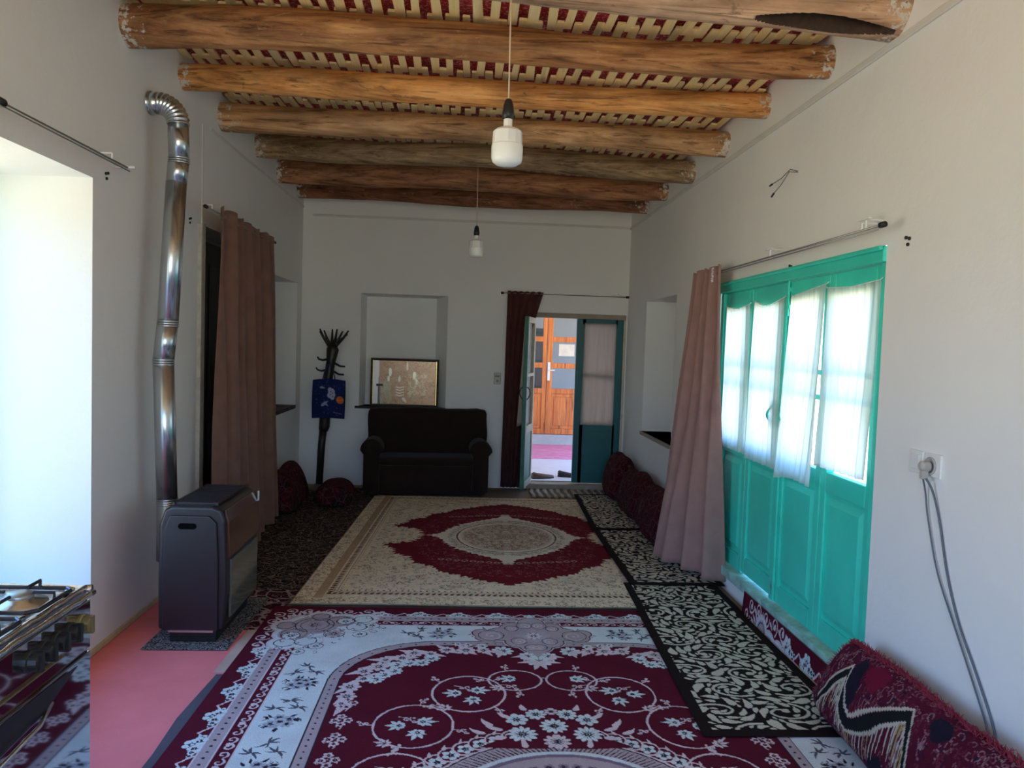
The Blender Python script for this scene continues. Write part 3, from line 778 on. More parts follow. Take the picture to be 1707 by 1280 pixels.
def log(i, spec):
    yl, zl, rl, yr, zr, rr_, ci = spec; rs = random.Random(40+i)
    ph = [rs.random()*6 for _ in range(8)]; nx, nt = (420, 220) if i == 3 else (110, 48); vs = []; fs = []; hollow = set()
    for a in range(nx+1):
        t = a/nx; x = XL-.12+(XR-XL+.24)*t
        y = yl+(yr-yl)*t+.020*math.sin(2.2*PI*t+ph[0])+.008*math.sin(7*t+ph[1]); z = zl+(zr-zl)*t+.012*math.sin(2.6*PI*t+ph[2])+.005*math.sin(11*t+ph[3])
        r = rl+(rr_-rl)*t+.006*math.sin(5*t+ph[4])
        for k in range(nt):
            th = 2*PI*k/nt
            rk = r*(1+.035*math.sin(3*th+ph[5]+2*t)+.03*math.sin(2*th+ph[6])+.02*math.sin(23*t+4*th+ph[7])+.012*math.sin(61*t+2*th)+(.003 if i == 3 else .010)*rs.uniform(-1, 1))
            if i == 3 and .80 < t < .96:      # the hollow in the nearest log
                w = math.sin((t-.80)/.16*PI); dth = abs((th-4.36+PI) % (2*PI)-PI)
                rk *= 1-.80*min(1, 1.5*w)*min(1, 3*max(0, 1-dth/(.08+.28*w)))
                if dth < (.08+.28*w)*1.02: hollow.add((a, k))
            vs.append((x, y+rk*math.cos(th), z+rk*math.sin(th)))
    for a in range(nx):
        for k in range(nt): fs.append((a*nt+k, a*nt+(k+1) % nt, (a+1)*nt+(k+1) % nt, (a+1)*nt+k))
    fs += [tuple(range(nt)), tuple(nx*nt+k for k in range(nt))]
    m = wood('log_wood_%d' % i, *WC[ci], 'x', .7, (.62,.58,.52), seed=i)
    o = MB().add(vs, fs).build('log_beam', m, smooth=True, origin=((XL+XR)/2, (yl+yr)/2, (zl+zr)/2))
    if hollow:                                       # charred wood inside the hollow, with its shade put into the dark colour
        o.data.materials.append(sm('charred_shaded_wood', (.045, .022, .012), .8, .4, 30))
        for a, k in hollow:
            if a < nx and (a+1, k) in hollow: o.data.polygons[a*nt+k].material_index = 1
    return tag(o, LAB.get(i, 'brown log ceiling beam behind the photographer'), 'beam', 'log beams across the ceiling')
for i, s_ in enumerate(LOGS):
    if i >= 3: log(i, s_)
# short split laths laid side by side over each pair of logs; every second one belongs to the neighbouring bay and pokes over the log
rl_ = random.Random(9)
ye = lambda i, x: LOGS[i][0]+(LOGS[i][3]-LOGS[i][0])*(x-XL)/(XR-XL)
bays = [(2, 3), (3, 4), (4, 5), (5, 6), (6, 7), (7, 8), (8, 9)]
PITCH = .090
rad = lambda i, x: LOGS[i][2]+(LOGS[i][5]-LOGS[i][2])*(x-XL)/(XR-XL)
for b, (i0, i1) in enumerate(bays):
    mb = MB(); k = 0
    while True:
        x = XL+.03+(PITCH/2 if b % 2 else 0)+k*PITCH+rl_.uniform(-.008, .008); k += 1
        if x > XR-.02: break
        w = rl_.uniform(.036, .052); sk = rl_.uniform(-.026, .026); th = rl_.uniform(.010, .016)
        y0 = ye(i0, x)-.25*rad(i0, x)-rl_.uniform(.0, .028); y1 = ye(i1, x)+rl_.uniform(.02, .06)
        z = cz(x)+rl_.uniform(.004, .010)
        vs = []
        for t, dx in [(0, 0), (.35, rl_.uniform(-.006, .006)), (.7, rl_.uniform(-.006, .006)), (1, 0)]:
            xx = x+sk*(t-.5)+dx; ww = w*rl_.uniform(.85, 1.1)/2
            for (ox, oz) in ((-ww, 0), (ww, .002), (ww*.92, th), (-ww*.9, th)): vs.append((xx+ox, y0+(y1-y0)*t, z+oz-.039*ox))
        fs = [(0,1,2,3), (12,15,14,13)]
        for s in range(3):
            for q in range(4): fs.append((s*4+q, s*4+4+q, s*4+4+(q+1) % 4, s*4+(q+1) % 4))
        mb.add(vs, fs)
    o = mb.build('lath_row', M['lath'], ceil)
mb = MB(); x = XL
while x < XR:
    w = rl_.uniform(.040, .060); mb.box(x, x+w, YF, ye(2, x)+.05, cz(x)+.005, cz(x)+.022); x += rl_.uniform(.078, .1)
mb.build('lath_row', M['lath'], ceil)
mb = MB(); x = XL
while x < XR:
    w = rl_.uniform(.040, .060); mb.box(x, x+w, ye(9, x)-.05, YB-.003, cz(x)+.005, cz(x)+.022); x += rl_.uniform(.078, .1)
mb.build('lath_row', M['lath'], ceil)

# plaster ledges
struct(MB().box(XR-.013, XR, YF, YB, 2.735, 2.765).build('trim_1', M['trim'], bevel=.004))
struct(MB().box(XL+.1, XR-.013, YB-.012, YB, 2.745, 2.768).build('trim_2', M['trim'], bevel=.004))
struct(MB().box(XL, XL+.010, 5.15, YB-.012, 2.822, 2.842).build('trim_3', M['trim'], bevel=.004))
struct(MB().box(XL, XL+.010, 5.00, 5.018, 2.20, 2.822).build('trim_4', M['trim'], bevel=.003))
struct(MB().box(XL, XL+.012, YF, 4.9, 0.0, .028).build('baseboard_left', sm('cream_edge', (.62,.5,.3), .6), bevel=.003))
# white wooden casing strip beside the curtained doorway
fr = MB().box(XL-.06, XL+.025, 4.955, 5.028, 0, 2.20).build('trim_5', sm('old_white_casing', (.60,.57,.48), .6, .15, 20), bevel=.004); struct(fr)
# niche sills
struct(MB().box(-1.14, -.205, YB-.022, YB+.21, .800, .825).build('trim_6', M['darkwood'], bevel=.003))
struct(MB().box(XR-.02, XR+.27, 6.10, 7.165, .70, .73).build('trim_7', M['header'], bevel=.003))
struct(MB().box(XL-.27, XL+.004, 6.81, 7.79, .80, .835).build('trim_8', M['darkwood'], bevel=.003))

# left window (its jamb shows at the photo's left edge; the sash stands outside the frame)
win = empty('window_1', (XL-.45, 2.37, .30), kind='structure')
mb = MB()
for a, b_, c, d in ((1.16, 1.23, .31, 2.17), (3.42, 3.49, .31, 2.17), (1.23, 3.42, .31, .38), (1.23, 3.42, 2.10, 2.17), (2.30, 2.37, .38, 2.10)): mb.box(XL-.49, XL-.44, a, b_, c, d)
mb.build('window_frame', M['green'], win, bevel=.004)
MB().box(XL-.468, XL-.462, 1.23, 3.42, .38, 2.10).build('pane', M['glass'], win)

# ------------------------------------------------------------------ green garden doors
gd = empty('door_1', (XR+.03, 4.03, .13), kind='structure')
mb = MB()
mb.box(XR-.012, XR+.09, 3.022, 5.038, 1.885, 1.949).box(XR-.03, XR-.012, 3.022, 5.038, 1.93, 1.949).box(XR+.005, XR+.09, 3.022, 3.066, .135, 1.885).box(XR+.005, XR+.09, 4.985, 5.038, .135, 1.885)
mb.build('door_frame', M['green'], gd, bevel=.006)
mb = MB().box(XR-.03, XR+.5, 3.022, 5.038, .105, .160)
mb.build('threshold', sm('worn_pale_green_sill', (.32,.55,.48), .6, .35, 14), gd, bevel=.004)
def leaf(y0, y1, first, lastgap=0.0):
    z0 = .166+lastgap; z1 = 1.882; x0, x1 = XR+.022, XR+.062; st = .052
    mb = MB().box(x0, x1, y0, y0+st, z0, z1).box(x0, x1, y1-st, y1, z0, z1).box(x0, x1, y0+st, y1-st, z1-.108, z1)
    mb.box(x0, x1, y0+st, y1-st, z0, z0+.095).box(x0, x1, y0+st, y1-st, .86, .955)
    mb.box(x0+.004, x1-.004, y0+st, y1-st, 1.405, 1.43).box(x0+.004, x1-.004, y0+st, y1-st, 1.285, 1.31)
    o = mb.build('leaf', M['green'], gd, bevel=.005)
    zc, zd = z0+.095, .86; a, b_ = y0+st, y1-st
    p = MB().box(x0+.014, x1-.01, a, b_, zc, zd)
    p.add([(x0+.014, a+.02, zc+.02), (x0+.014, b_-.02, zc+.02), (x0+.014, b_-.02, zd-.02), (x0+.014, a+.02, zd-.02),
           (x0+.002, a+.045, zc+.05), (x0+.002, b_-.045, zc+.05), (x0+.002, b_-.045, zd-.05), (x0+.002, a+.045, zd-.05)],
          [(0,1,5,4), (1,2,6,5), (2,3,7,6), (3,0,4,7), (4,5,6,7)])
    p.build('panel', M['green'], o)
    MB().box(x0+.018, x0+.022, a, b_, .955, z1-.108).build('pane', M['glass'], o)
    return o
ys = [3.068, 3.535, 4.018, 4.512, 4.984]
leaves = [leaf(ys[i]+.003, ys[i+1]-.003, i) for i in range(2)]
leaves += [leaf(ys[2]+.003, ys[3]-.003, 2, .012), leaf(ys[3]+.003, ys[4]-.003, 3)]
mb = MB().box(XR+.008, XR+.022, 3.990, 4.046, .17, 1.88); mb.build('meeting_strip', M['green'], gd, bevel=.004)
for (yc, lf, sg) in ((3.955, 1, -1), (4.085, 2, 1)):
    pts = [(XR+.022, yc, 1.235)]+[(XR+.012-.035*math.sin(t*PI/10), yc+sg*.004*t, 1.225-.0105*t) for t in range(1, 10)]+[(XR+.022, yc, 1.115)]
    MB().tube(pts, .0065, 8).box(XR+.014, XR+.022, yc-.012, yc+.012, 1.10, 1.25).build('handle', M['green'], leaves[lf], smooth=True)
mb = MB().tube([(XR+.012, 3.975, 1.70), (XR+.010, 3.975, 1.90)], .006, 8).tube([(XR+.012, 3.975, 1.80), (XR-.02, 3.93, 1.80), (XR-.03, 3.88, 1.795)], .004, 6).box(XR+.010, XR+.022, 3.962, 3.99, 1.74, 1.76).box(XR+.010, XR+.022, 3.962, 3.99, 1.83, 1.85)
mb.build('bolt', M['green'], leaves[1])
mb = MB().tube([(XR+.012, 4.012, .20), (XR+.012, 4.012, .27)], .006, 8).box(XR+.008, XR+.022, 4.0, 4.024, .235, .25); mb.build('bolt', M['rod'], leaves[2])

def drape(name, mat, top, bot, z1, z0, npl, amp, X=None, parent=None, nu=90, nv=40, seed=0, sway=None, grow=.6, thick=.003, label=None, cat='curtain', group=None, hemz=None, topz=None):
    """top/bot: functions u->(x,y); folds push the cloth along its local normal"""
    r = random.Random(seed); ph = [r.random()*6 for _ in range(5)]
    def fn(u, v):
        xt, yt = top(u); xb, yb = bot(u); e = v**1.25
        x = xt+(xb-xt)*e; y = yt+(yb-yt)*e
        z = (topz(u) if topz else z1)*(1-v)+(hemz(u) if hemz else z0)*v
        d = 1e-3; tx, ty = top(min(1, u+d)); sx, sy = top(max(0, u-d)); bx, by = bot(min(1, u+d)); cx_, cy_ = bot(max(0, u-d))
        gx = (tx-sx)*(1-e)+(bx-cx_)*e; gy = (ty-sy)*(1-e)+(by-cy_)*e; l = math.hypot(gx, gy)+1e-9
        nx_, ny_ = -gy/l, gx/l
        w = math.sin(2*PI*npl*(u+.03*math.sin(3*v+ph[0]))+ph[1])+.35*math.sin(2*PI*npl*1.9*u+ph[2]+2*v)*(1-.6*v)+.3*math.sin(2*PI*npl*.47*u+ph[3]+1.5*v)
        a = amp*(.35+grow*v)
        k = a*w
        if sway: x += sway(u, v)
        return (x+nx_*k, y+ny_*k, z)
    o = MB().grid(fn, nu, nv).build(name, mat, parent, smooth=True, solid=thick, fix=False)
    if parent is None: tag(o, label, cat, group)
    return o
SX = XR-.005
sheers = [
 (lambda u: (SX, 3.045+.47*u), lambda u: (SX-.008, 3.07+.45*u), lambda u: 1.815-.012*math.sin(PI*u), lambda u: .985-.005*u, 'white sheer curtain on the nearest green door leaf, hanging almost straight'),
 (lambda u: (SX, 3.515+.385*u), lambda u: (SX-.035, 3.525+.43*u), lambda u: 1.835-.035*u, lambda u: .875-.03*u+.02*math.sin(PI*u), 'longest white sheer curtain, swinging askew beside the door handles'),
 (lambda u: (SX, 3.995+.42*u), lambda u: (SX-.012, 3.985+.45*u), lambda u: 1.80-.035*math.sin(PI*u), lambda u: .885, 'white sheer curtain on the green door leaf just left of the handles'),
 (lambda u: (SX, 4.49+.40*u), lambda u: (SX-.010, 4.44+.46*u), lambda u: 1.79-.02*math.sin(PI*u), lambda u: .90, 'white sheer curtain next to the rose brown curtain, on the farthest green leaf')]
for i, (t, b_, tz, bz, lab) in enumerate(sheers):
    o = drape('sheer_curtain', M['sheer'], t, b_, 0, 0, 7, .009, nu=80, nv=24, seed=i+3, thick=.0012, label=lab, group='sheer curtains on the garden doors', hemz=bz, topz=tz, grow=.5)
    (x0, y0), (x1, y1) = t(0), t(1)
    MB().tube([(x0+.004, y0-.012, tz(0)+.008), (x0, y0, tz(0)), (x0, (y0+y1)/2, tz(.5)), (x1, y1, tz(1)), (x1+.004, y1+.012, tz(1)+.008)], .002, 6).build('string', M['white'], o)

# ------------------------------------------------------------------ back doorway
bd = empty('door_2', (1.157, YB+.02, 0), kind='structure')
mb = MB().box(.662, 1.653, YB-.012, YB+.09, 1.80, 1.848); mb.build('door_frame', M['header'], bd, bevel=.005)
mb = MB().box(.662, .682, YB+.002, YB+.09, .03, 1.80).box(1.633, 1.653, YB+.002, YB+.09, .03, 1.80); mb.build('door_frame', M['leaf_white'], bd, bevel=.004)
MB().box(.662, 1.653, YB-.05, YB+.12, 0, .06).build('threshold', M['header'], bd, bevel=.006)
def back_leaf(sheet):
    lf = MB().box(1.140, 1.238, YB+.006, YB+.046, .072, 1.798).box(1.545, 1.631, YB+.006, YB+.046, .072, 1.798).box(1.196, 1.575, YB+.006, YB+.046, 1.74, 1.798).box(1.196, 1.575, YB+.006, YB+.046, .072, .70).box(1.196, 1.575, YB+.010, YB+.042, 1.19, 1.225)
    o = lf.build('leaf', M['teal'], bd, bevel=.004)
    MB().box(1.196, 1.575, YB+.024, YB+.028, .70, 1.74).build('pane', M['glass'], o)
    MB().box(1.15, 1.185, YB-.004, YB+.006, 1.20, 1.25).build('latch', M['teal'], o, bevel=.002)
    MB().box(1.24, 1.53, YB-.001, YB+.007, .16, .62).build('panel', M['teal'], o, bevel=.004)
back_leaf(1)
# opened left leaf, swung into the room almost edge-on
ang = math.atan2(-.45, -.115)      # direction from hinge to free edge
hx, hy = .672, YB-.004; ux, uy = math.cos(ang), math.sin(ang); nx_, ny_ = -uy, ux
def lbox(mb, s0, s1, t0, t1, z0, z1):
    P = [(hx+ux*s+nx_*t, hy+uy*s+ny_*t, z) for s in (s0, s1) for t in (t0, t1) for z in (z0, z1)]
    return mb.add(P, [(0,1,3,2),(4,6,7,5),(0,4,5,1),(2,3,7,6),(0,2,6,4),(1,5,7,3)])
mb = MB()
for s0, s1, z0, z1 in ((0, .055, .075, 1.79), (.055, .41, 1.73, 1.79), (.055, .41, .62, .70), (.055, .41, .075, .14), (.055, .41, 1.19, 1.225)): lbox(mb, s0, s1, 0, .038, z0, z1)
ol = mb.build('leaf', M['leaf_white'], bd, bevel=.004)
mb = MB(); lbox(mb, .41, .465, -.001, .040, .075, 1.79); mb.build('closing_stile', M['green_dark'], ol, bevel=.004)
mb = MB(); lbox(mb, .055, .41, .010, .028, .14, .62); mb.build('panel', M['green_dark'], ol)
mb = MB(); lbox(mb, .055, .41, .017, .021, .70, 1.73); mb.build('pane', M['glass'], ol)
p = lambda s, t, z: (hx+ux*s+nx_*t, hy+uy*s+ny_*t, z)
mb = MB().tube([p(.44, .04, 1.09)]+[p(.44+.0*k, .045+.028*math.sin(k*PI/8), 1.10-.016*k) for k in range(1, 8)]+[p(.44, .04, .965)], .005, 8)
mb.tube([p(.44, -.001, 1.09)]+[p(.44, -.005-.028*math.sin(k*PI/8), 1.10-.016*k) for k in range(1, 8)]+[p(.44, -.001, .965)], .005, 8); mb.build('handle', M['blackwood'], ol, smooth=True)
drape('sheer_curtain', M['sheer2'], lambda u: (1.218+.335*u, YB-.008), lambda u: (1.205+.345*u, YB-.014), 0, 0, 4, .005, nu=60, nv=20, seed=5, thick=.0012, label='dull white sheer curtain on the closed teal door leaf', group=None, hemz=lambda u: .69, topz=lambda u: 1.755)
drape('sheer_curtain', M['sheer2'], lambda u: p(.06+.33*u, -.012, 0)[:2], lambda u: p(.06+.34*u, -.03-.03*u, 0)[:2], 0, 0, 4, .005, nu=60, nv=20, seed=6, thick=.0012, label='thin pale sheer curtain behind the half open door leaf, beside the maroon curtain', hemz=lambda u: .69, topz=lambda u: 1.745)

# ------------------------------------------------------------------ hall beyond the doorway
struct(MB().box(-.9, 3.4, YB+.5, 12.3, -.1, 0).build('floor_hall', M['hallfloor']))
struct(MB().box(-.9, 3.4, YB+.5, 12.3, 2.75, 2.85).build('ceiling_hall', M['hall_wall']))
wall('wall_hall_left', 'x', -.9, -1, YB+.5, 12.3, 0, 2.75, [], M['hall_wall'], .2)
wall('wall_hall_right', 'x', 2.9, 1, YB+.5, 12.3, 0, 2.75, [dict(a0=8.75, a1=11.2, z0=.1, z1=2.4, open=1)], M['hall_wall'], .3)
wall('wall_hall_back', 'y', 11.72, 1, -.9, 2.9, 0, 2.75, [dict(a0=.83, a1=1.96, z0=.15, z1=2.35, d=.50)], M['hall_wall'], .6)
struct(MB().box(.80, 1.99, 11.69, 11.72, 0, .15).build('trim_9', M['grey']))
od = empty('door_3', (1.39, 11.72, .15), kind='structure')
def hall_leaf(x0, x1, st=.06):
    y0, y1 = 11.70, 11.74; a, b_ = x0+st, x1-st
    mb = MB().box(x0, a, y0, y1, .155, 2.34).box(b_, x1, y0, y1, .155, 2.34)
    for z0, z1 in ((.155, .24), (.78, .86), (1.17, 1.25), (1.57, 1.65), (2.0, 2.05), (2.28, 2.34)): mb.box(a, b_, y0, y1, z0, z1)
    o = mb.build('leaf', M['orange'], od, bevel=.006)
    MB().box(a, b_, y0+.014, y1-.01, .24, .78).box(a+.04, b_-.04, y0+.003, y0+.015, .29, .73).build('panel', M['orange'], o, bevel=.005)
    MB().box(a, b_, y0+.018, y0+.022, .86, 2.28).build('pane', M['glass_hall'], o); return o
hall_leaf(.845, 1.215); ol2 = hall_leaf(1.222, 1.94, .085)
MB().box(1.235, 1.275, 11.69, 11.70, .98, 1.26).tube([(1.255, 11.69, 1.14), (1.255, 11.65, 1.14), (1.34, 11.65, 1.14)], .009, 8).build('handle', M['white'], ol2, bevel=.003)
MB().box(1.40, 1.64, 11.708, 11.712, 1.36, 1.54).build('paper_sheet', sm('cream_paper', (.72,.62,.50), .8), ol2)
tag(MB().box(.2, 2.4, 10.15, 11.62, .0, .008).build('hall_rug', M['pinkrug'], bevel=.003), 'pink rug on the hall floor seen through the doorway', 'rug')
def shoe(x, y, rz, m, lab, L=.26):
    def fn(u, v):
        t = 2*PI*v; w = .042*(.7+.5*math.sin(PI*min(1, u*.95+.1)))*(1 if u < .97 else .6); h = (.075-.045*u**.7)
        xx = (u-.5)*L; yy = math.cos(t)*w; zz = max(0, math.sin(t))*h*(1.0 if u > .02 else .8)+.004
        c, s = math.cos(rz), math.sin(rz); return (x+xx*c-yy*s, y+xx*s+yy*c, zz)
    mb = MB().grid(fn, 14, 16); n = 17; mb.f += [tuple(range(16)), tuple(14*n+k for k in range(16))]
    o = mb.build('shoe', m, smooth=True); tag(o, lab, 'shoe')
    c, s = math.cos(rz), math.sin(rz); sole = [(x+a*L*c-b_*s, y+a*L*s+b_*c) for a, b_ in ((-.5, -.03), (-.1, -.036), (.3, -.044), (.5, -.02), (.5, .02), (.3, .044), (-.1, .036), (-.5, .03))]
    MB().prism(sole, 0, .010).build('sole', M['black'], o)
shoe(.90, 8.66, .25, M['shoe2'], 'brown slipper just past the threshold, left of the black shoe')
shoe(1.22, 8.78, -.2, M['shoe'], 'black shoe just past the threshold, right of the brown slipper')

# ------------------------------------------------------------------ textiles on the floor
rug_img, rres = paint_big_rug()
CXA, CYA = .385, 2.27
us = np.arange(0, 2.87, .0033); vs = np.concatenate([np.arange(0, 1.72, .0033), np.arange(1.72, 3.95, .008)])
us = us[(us <= 2.84) & (us >= .022)]
def pos_big(U, V):
    x = CXA-1.44+U; y = CYA+2.0-V
    x = np.where(U > 1.44, CXA+(U-1.44)*.953, x)
    up = np.clip(x-1.622, 0, None); k = 1.3*up
    z = .012+.001*np.sin(9*x+1)*np.sin(7*y)+np.where(up > 0, np.minimum(k, .12), 0)
    x2 = np.where(up > 0, 1.622+.10*up, x)
    x2 = x2-.010*(CYA+2-y-1)*(x < .2)*np.clip((.2-x)/1.2, 0, 1)       # left edge drifts outward toward the camera
    return x2, y, z
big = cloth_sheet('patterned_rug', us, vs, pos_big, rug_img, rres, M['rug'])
tag(big, 'large burgundy and pale blue floral rug filling the foreground floor', 'rug')
sv = MB()
for (ya, xa, yb, xb) in ((.30, -1.09, 2.0, -1.085), (2.0, -1.085, 2.73, -1.075), (2.73, -1.075, 3.0, -1.088), (3.0, -1.088, 3.40, -1.065)):
    sv.prism([(xa, ya), (-1.0, ya), (-1.0, yb), (xb, yb)], .003, .0062)
sv.build('backing', M['selvage'], big)
cr_img, cres = paint_cream_rug()
us = np.arange(0, 2.48, .0045); vs = np.arange(.08, 3.16, .0055)
def pos_cream(U, V):
    a = -.035; dx = U-1.24; dy = 1.58-V
    x = .345+dx*math.cos(a)-dy*math.sin(a)*1.0; y = 5.86+dx*math.sin(a)*.15+dy*math.cos(a)
    return x, y, .024+.0015*np.sin(5*x)*np.sin(4*y)
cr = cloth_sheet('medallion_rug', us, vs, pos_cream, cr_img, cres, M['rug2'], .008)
tag(cr, 'cream rug with a jagged burgundy star and an oval centre in front of the sofa', 'rug')
# printed leaf mats along the right wall
def matsheet(x0, x1, y0, y1, seed, z, lab, edge=None, res=.003, step=.0036, big=1.15, nat=9000):
    W, H = x1-x0, y1-y0
    img, r = paint_leaf_mat(W, H, seed, res, big, nat=nat)
    def pos(U, V):
        x = x0+U; y = y1-V
        dx = (edge(y) if edge else 0)*(1-U/W)
        return x+dx, y, (z(y) if callable(z) else z)+.001*np.sin(14*x+seed)*np.sin(9*y)
    o = cloth_sheet('leaf_mat', np.arange(0, W+1e-6, W/round(W/step)), np.arange(0, H+1e-6, H/round(H/step)), pos, img, r, M['mat'], .006)
    return tag(o, lab, 'mat', 'leaf printed mats along the green door wall')
matsheet(.985, 1.605, 2.845, 4.72, 21, lambda y: .022+.012*np.clip((y-4.16)/.12, 0, 1), 'nearest black and cream leaf mat, below the green doors', lambda y: .07*(y-2.85)/1.87-.03)
matsheet(1.045, 1.655, 4.66, 6.10, 22, .0425, 'middle black and cream leaf mat, beneath the hem of the rose brown curtain', lambda y: .01, .004, .005)
matsheet(1.045, 1.655, 6.06, 7.50, 23, .0505, 'farthest black and cream leaf mat, in front of the teal door', lambda y: .05*(y-6.06)/1.44, .005, .006)
def flat(name, mat, poly, z0, z1, lab=None, cat='mat', group=None):
    return tag(MB().prism(poly, z0, z1).build(name, mat, bevel=.002), lab, cat, group)
flat('vine_mat', M['vine'], [(-1.62, 4.56), (-.85, 4.56), (-.80, 6.36), (-1.62, 6.36)], .0080, .0112, 'black mat with fine tan tendrils, nearer of two beside the brown curtain', 'mat', 'tendril mats along the left wall')
flat('vine_mat', M['vine'], [(-1.62, 6.365), (-.80, 6.365), (-.84, 7.80), (-1.62, 7.80)], .0080, .0112, 'black mat with fine tan tendrils, farther one at the foot of the coat stand', 'mat', 'tendril mats along the left wall')
flat('old_rug', M['vine3'], [(-1.40, 3.93), (-1.02, 3.93), (-.90, 4.75), (-1.40, 4.75)], .0030, .0070, 'dark burgundy floral rug showing between the heater and the cream rug', 'rug')
flat('pink_carpet', M['pink'], [(XL+.014, .6), (-1.0, .6), (-1.0, 3.42), (-1.05, 3.60), (-1.07, 4.5), (XL+.014, 4.5)], .0005, .0025, 'salmon pink carpet on the floor between stove and heater', 'carpet')
flat('carpet_offcut', M['beige'], [(-1.085, 3.42), (-1.03, 3.42), (-.99, 4.0), (-1.075, 4.0)], .0028, .0058, 'beige carpet strip squeezed between the pink carpet and the big rug', 'carpet')
flat('small_mat', M['small_vine'], [(-1.50, 3.66), (-1.10, 3.66), (-1.085, 4.42), (-1.50, 4.42)],   .0075, .0105, 'small black patterned mat under the brown gas heater', 'mat')
# striped rag rug at the door
rag = MB().grid(lambda u, v: (.68+.98*u+.01*math.sin(9*v), 7.515+.43*v+.012*math.sin(20*u), .006+.005*math.sin(2*PI*14*u)+.004*math.sin(7*v)), 140, 10)
m, nt, N, L, b = newmat('striped_rag'); w = N.new('ShaderNodeTexWave'); w.inputs['Scale'].default_value = 4.4; w.inputs['Distortion'].default_value = 2
L.new(coords(nt), w.inputs['Vector']); r = ramp(nt, w.outputs['Fac'], [(.3, (.13,.10,.08)), (.6, (.42,.36,.28))]); L.new(r.outputs['Color'], b.inputs['Base Color']); b.inputs['Roughness'].default_value = .95
tag(rag.build('rag_rug', m, smooth=True, solid=.006), 'grey beige ribbed rag rug in front of the far doorway', 'rug')

# ------------------------------------------------------------------ curtains and rods
def rodset(x0, y0, x1, y1, z, name='curtain_rod', lab='', screws=((0, 0),), dbl=True, n_br=2, inward=(0, 0), group=None, wallp=None, ends=True):
    r = empty(name, ((x0+x1)/2, (y0+y1)/2, z), lab, 'curtain rod', group)
    mb = MB().tube([(x0, y0, z), (x1, y1, z)], .0048, 10)
    if dbl: mb.tube([(x0+inward[0]*.5, y0+inward[1]*.5, z-.016), (x1+inward[0]*.5, y1+inward[1]*.5, z-.016)], .0034, 10)
    mb.build('rod', M['rod'], r, smooth=True)
    if ends:
        for (x, y, sg) in ((x0, y0, -1), (x1, y1, 1)):
            l = math.hypot(x1-x0, y1-y0); dx, dy = (x1-x0)/l*sg, (y1-y0)/l*sg
            MB().tube([(x, y, z), (x+dx*.03, y+dy*.03, z)], .012, 12).build('end_cap', M['black'], r, smooth=True)
    for i in range(n_br):
        t = .06+.88*i/max(1, n_br-1); x, y = x0+(x1-x0)*t, y0+(y1-y0)*t
        MB().tube([(x, y, z), (x, y, z+.03)], .004, 6).tube([(x, y, z+.03), (x-inward[0]*3, y-inward[1]*3, z+.03)], .004, 6).build('bracket', M['white'], r)
    return r
rr1 = rodset(1.59, 2.93, 1.59, 5.33, 2.012, lab='thin double steel curtain rod above the green doors', inward=(-.02, 0))
def screws(par, pts, ax):
    for (x, y, z) in pts:
        for dy, dz in ((0, 0), (.022, .006), (.008, -.022)):
            MB().lathe([(.007, 0), (.007, .006), (.003, .008)] if ax > 0 else [(.007, 0), (.007, -.006), (.003, -.008)], (x, y+dy, z+dz), 10, 'x').build('screw', M['black'], par)
screws(rr1, [(XR, 2.86, 1.955), (XR, 3.93, 1.955)], -1)
for y in (3.06, 4.05):
    MB().tube([(XR, y, 2.055), (1.58, y, 2.055)], .004, 8).tube([(1.60, y, 2.055), (1.60, y, 2.012)], .004, 6).box(1.585, 1.60, y-.045, y+.045, 2.052, 2.058).build('bracket', M['white'], rr1)
rr2 = rodset(-1.61, 1.2, -1.61, 3.74, 2.27, lab='thin double curtain rod above the bright window at the left edge', inward=(.02, 0), ends=False)
MB().tube([(XL, 3.80, 2.285), (-1.60, 3.80, 2.285)], .007, 8).build('end_cap', M['white'], rr2, smooth=True); screws(rr2, [(XL, 3.72, 2.235)], 1)
MB().tube([(-1.61, 2.74, 2.27), (-1.61, 2.775, 2.27)], .016, 12).build('joint', M['black'], rr2, smooth=True)
rr3 = rodset(-1.57, 4.72, -1.57, 6.32, 2.262, lab='curtain rod holding the tall brown curtain on the left wall', inward=(.02, 0)); screws(rr3, [(XL, 4.80, 2.20)], 1)
rr4 = rodset(.36, 7.93, 1.63, 7.93, 2.035, lab='thin curtain rod above the far doorway', dbl=False, inward=(0, -.015))
def header_wave(u, k=9): return .006*math.sin(2*PI*k*u)
c1 = drape('brown_curtain', M['curtain'], lambda u: (-1.565+.01*math.sin(9*u), 4.93+1.30*u), lambda u: (-1.535+.03*math.sin(5*u), 4.80+1.62*u), 0, 0, 6.2, .062, seed=12, nu=200, nv=60,
      label='tall brown curtain hanging on the left wall behind the heater', hemz=lambda u: .022, topz=lambda u: 2.305+header_wave(u)-.02*u, grow=.45)
c2 = drape('rose_brown_curtain', M['curtainR'], lambda u: (1.575, 4.76+.54*u), lambda u: (1.625-.22*math.sin(PI*.62*u)-.03*u, 4.66+.70*u), 0, 0, 4.2, .055, seed=8, nu=180, nv=60,
      label='rose brown curtain gathered at the far side of the green doors', hemz=lambda u: .055+.02*math.sin(PI*u), topz=lambda u: 2.045+header_wave(u, 6), grow=.5)
MB().tube([(1.530-.004*(k % 2), 4.785+.016*(k % 2)+.004*math.sin(k), 2.025-k*.005) for k in range(18)], .004, 6).build('stitched_tape', M['white'], c2)
c3 = drape('maroon_curtain', M['curtainB'], lambda u: (.40+.37*u, 7.93), lambda u: (.385+.26*u, 7.90), 0, 0, 5, .022, seed=4, nu=140, nv=50,
      label='maroon curtain gathered left of the far doorway', hemz=lambda u: .03, topz=lambda u: 2.055+header_wave(u, 6)*.6, grow=.5,
      sway=lambda u, v: -.10*u*min(1, v*5)*(1-.3*v))

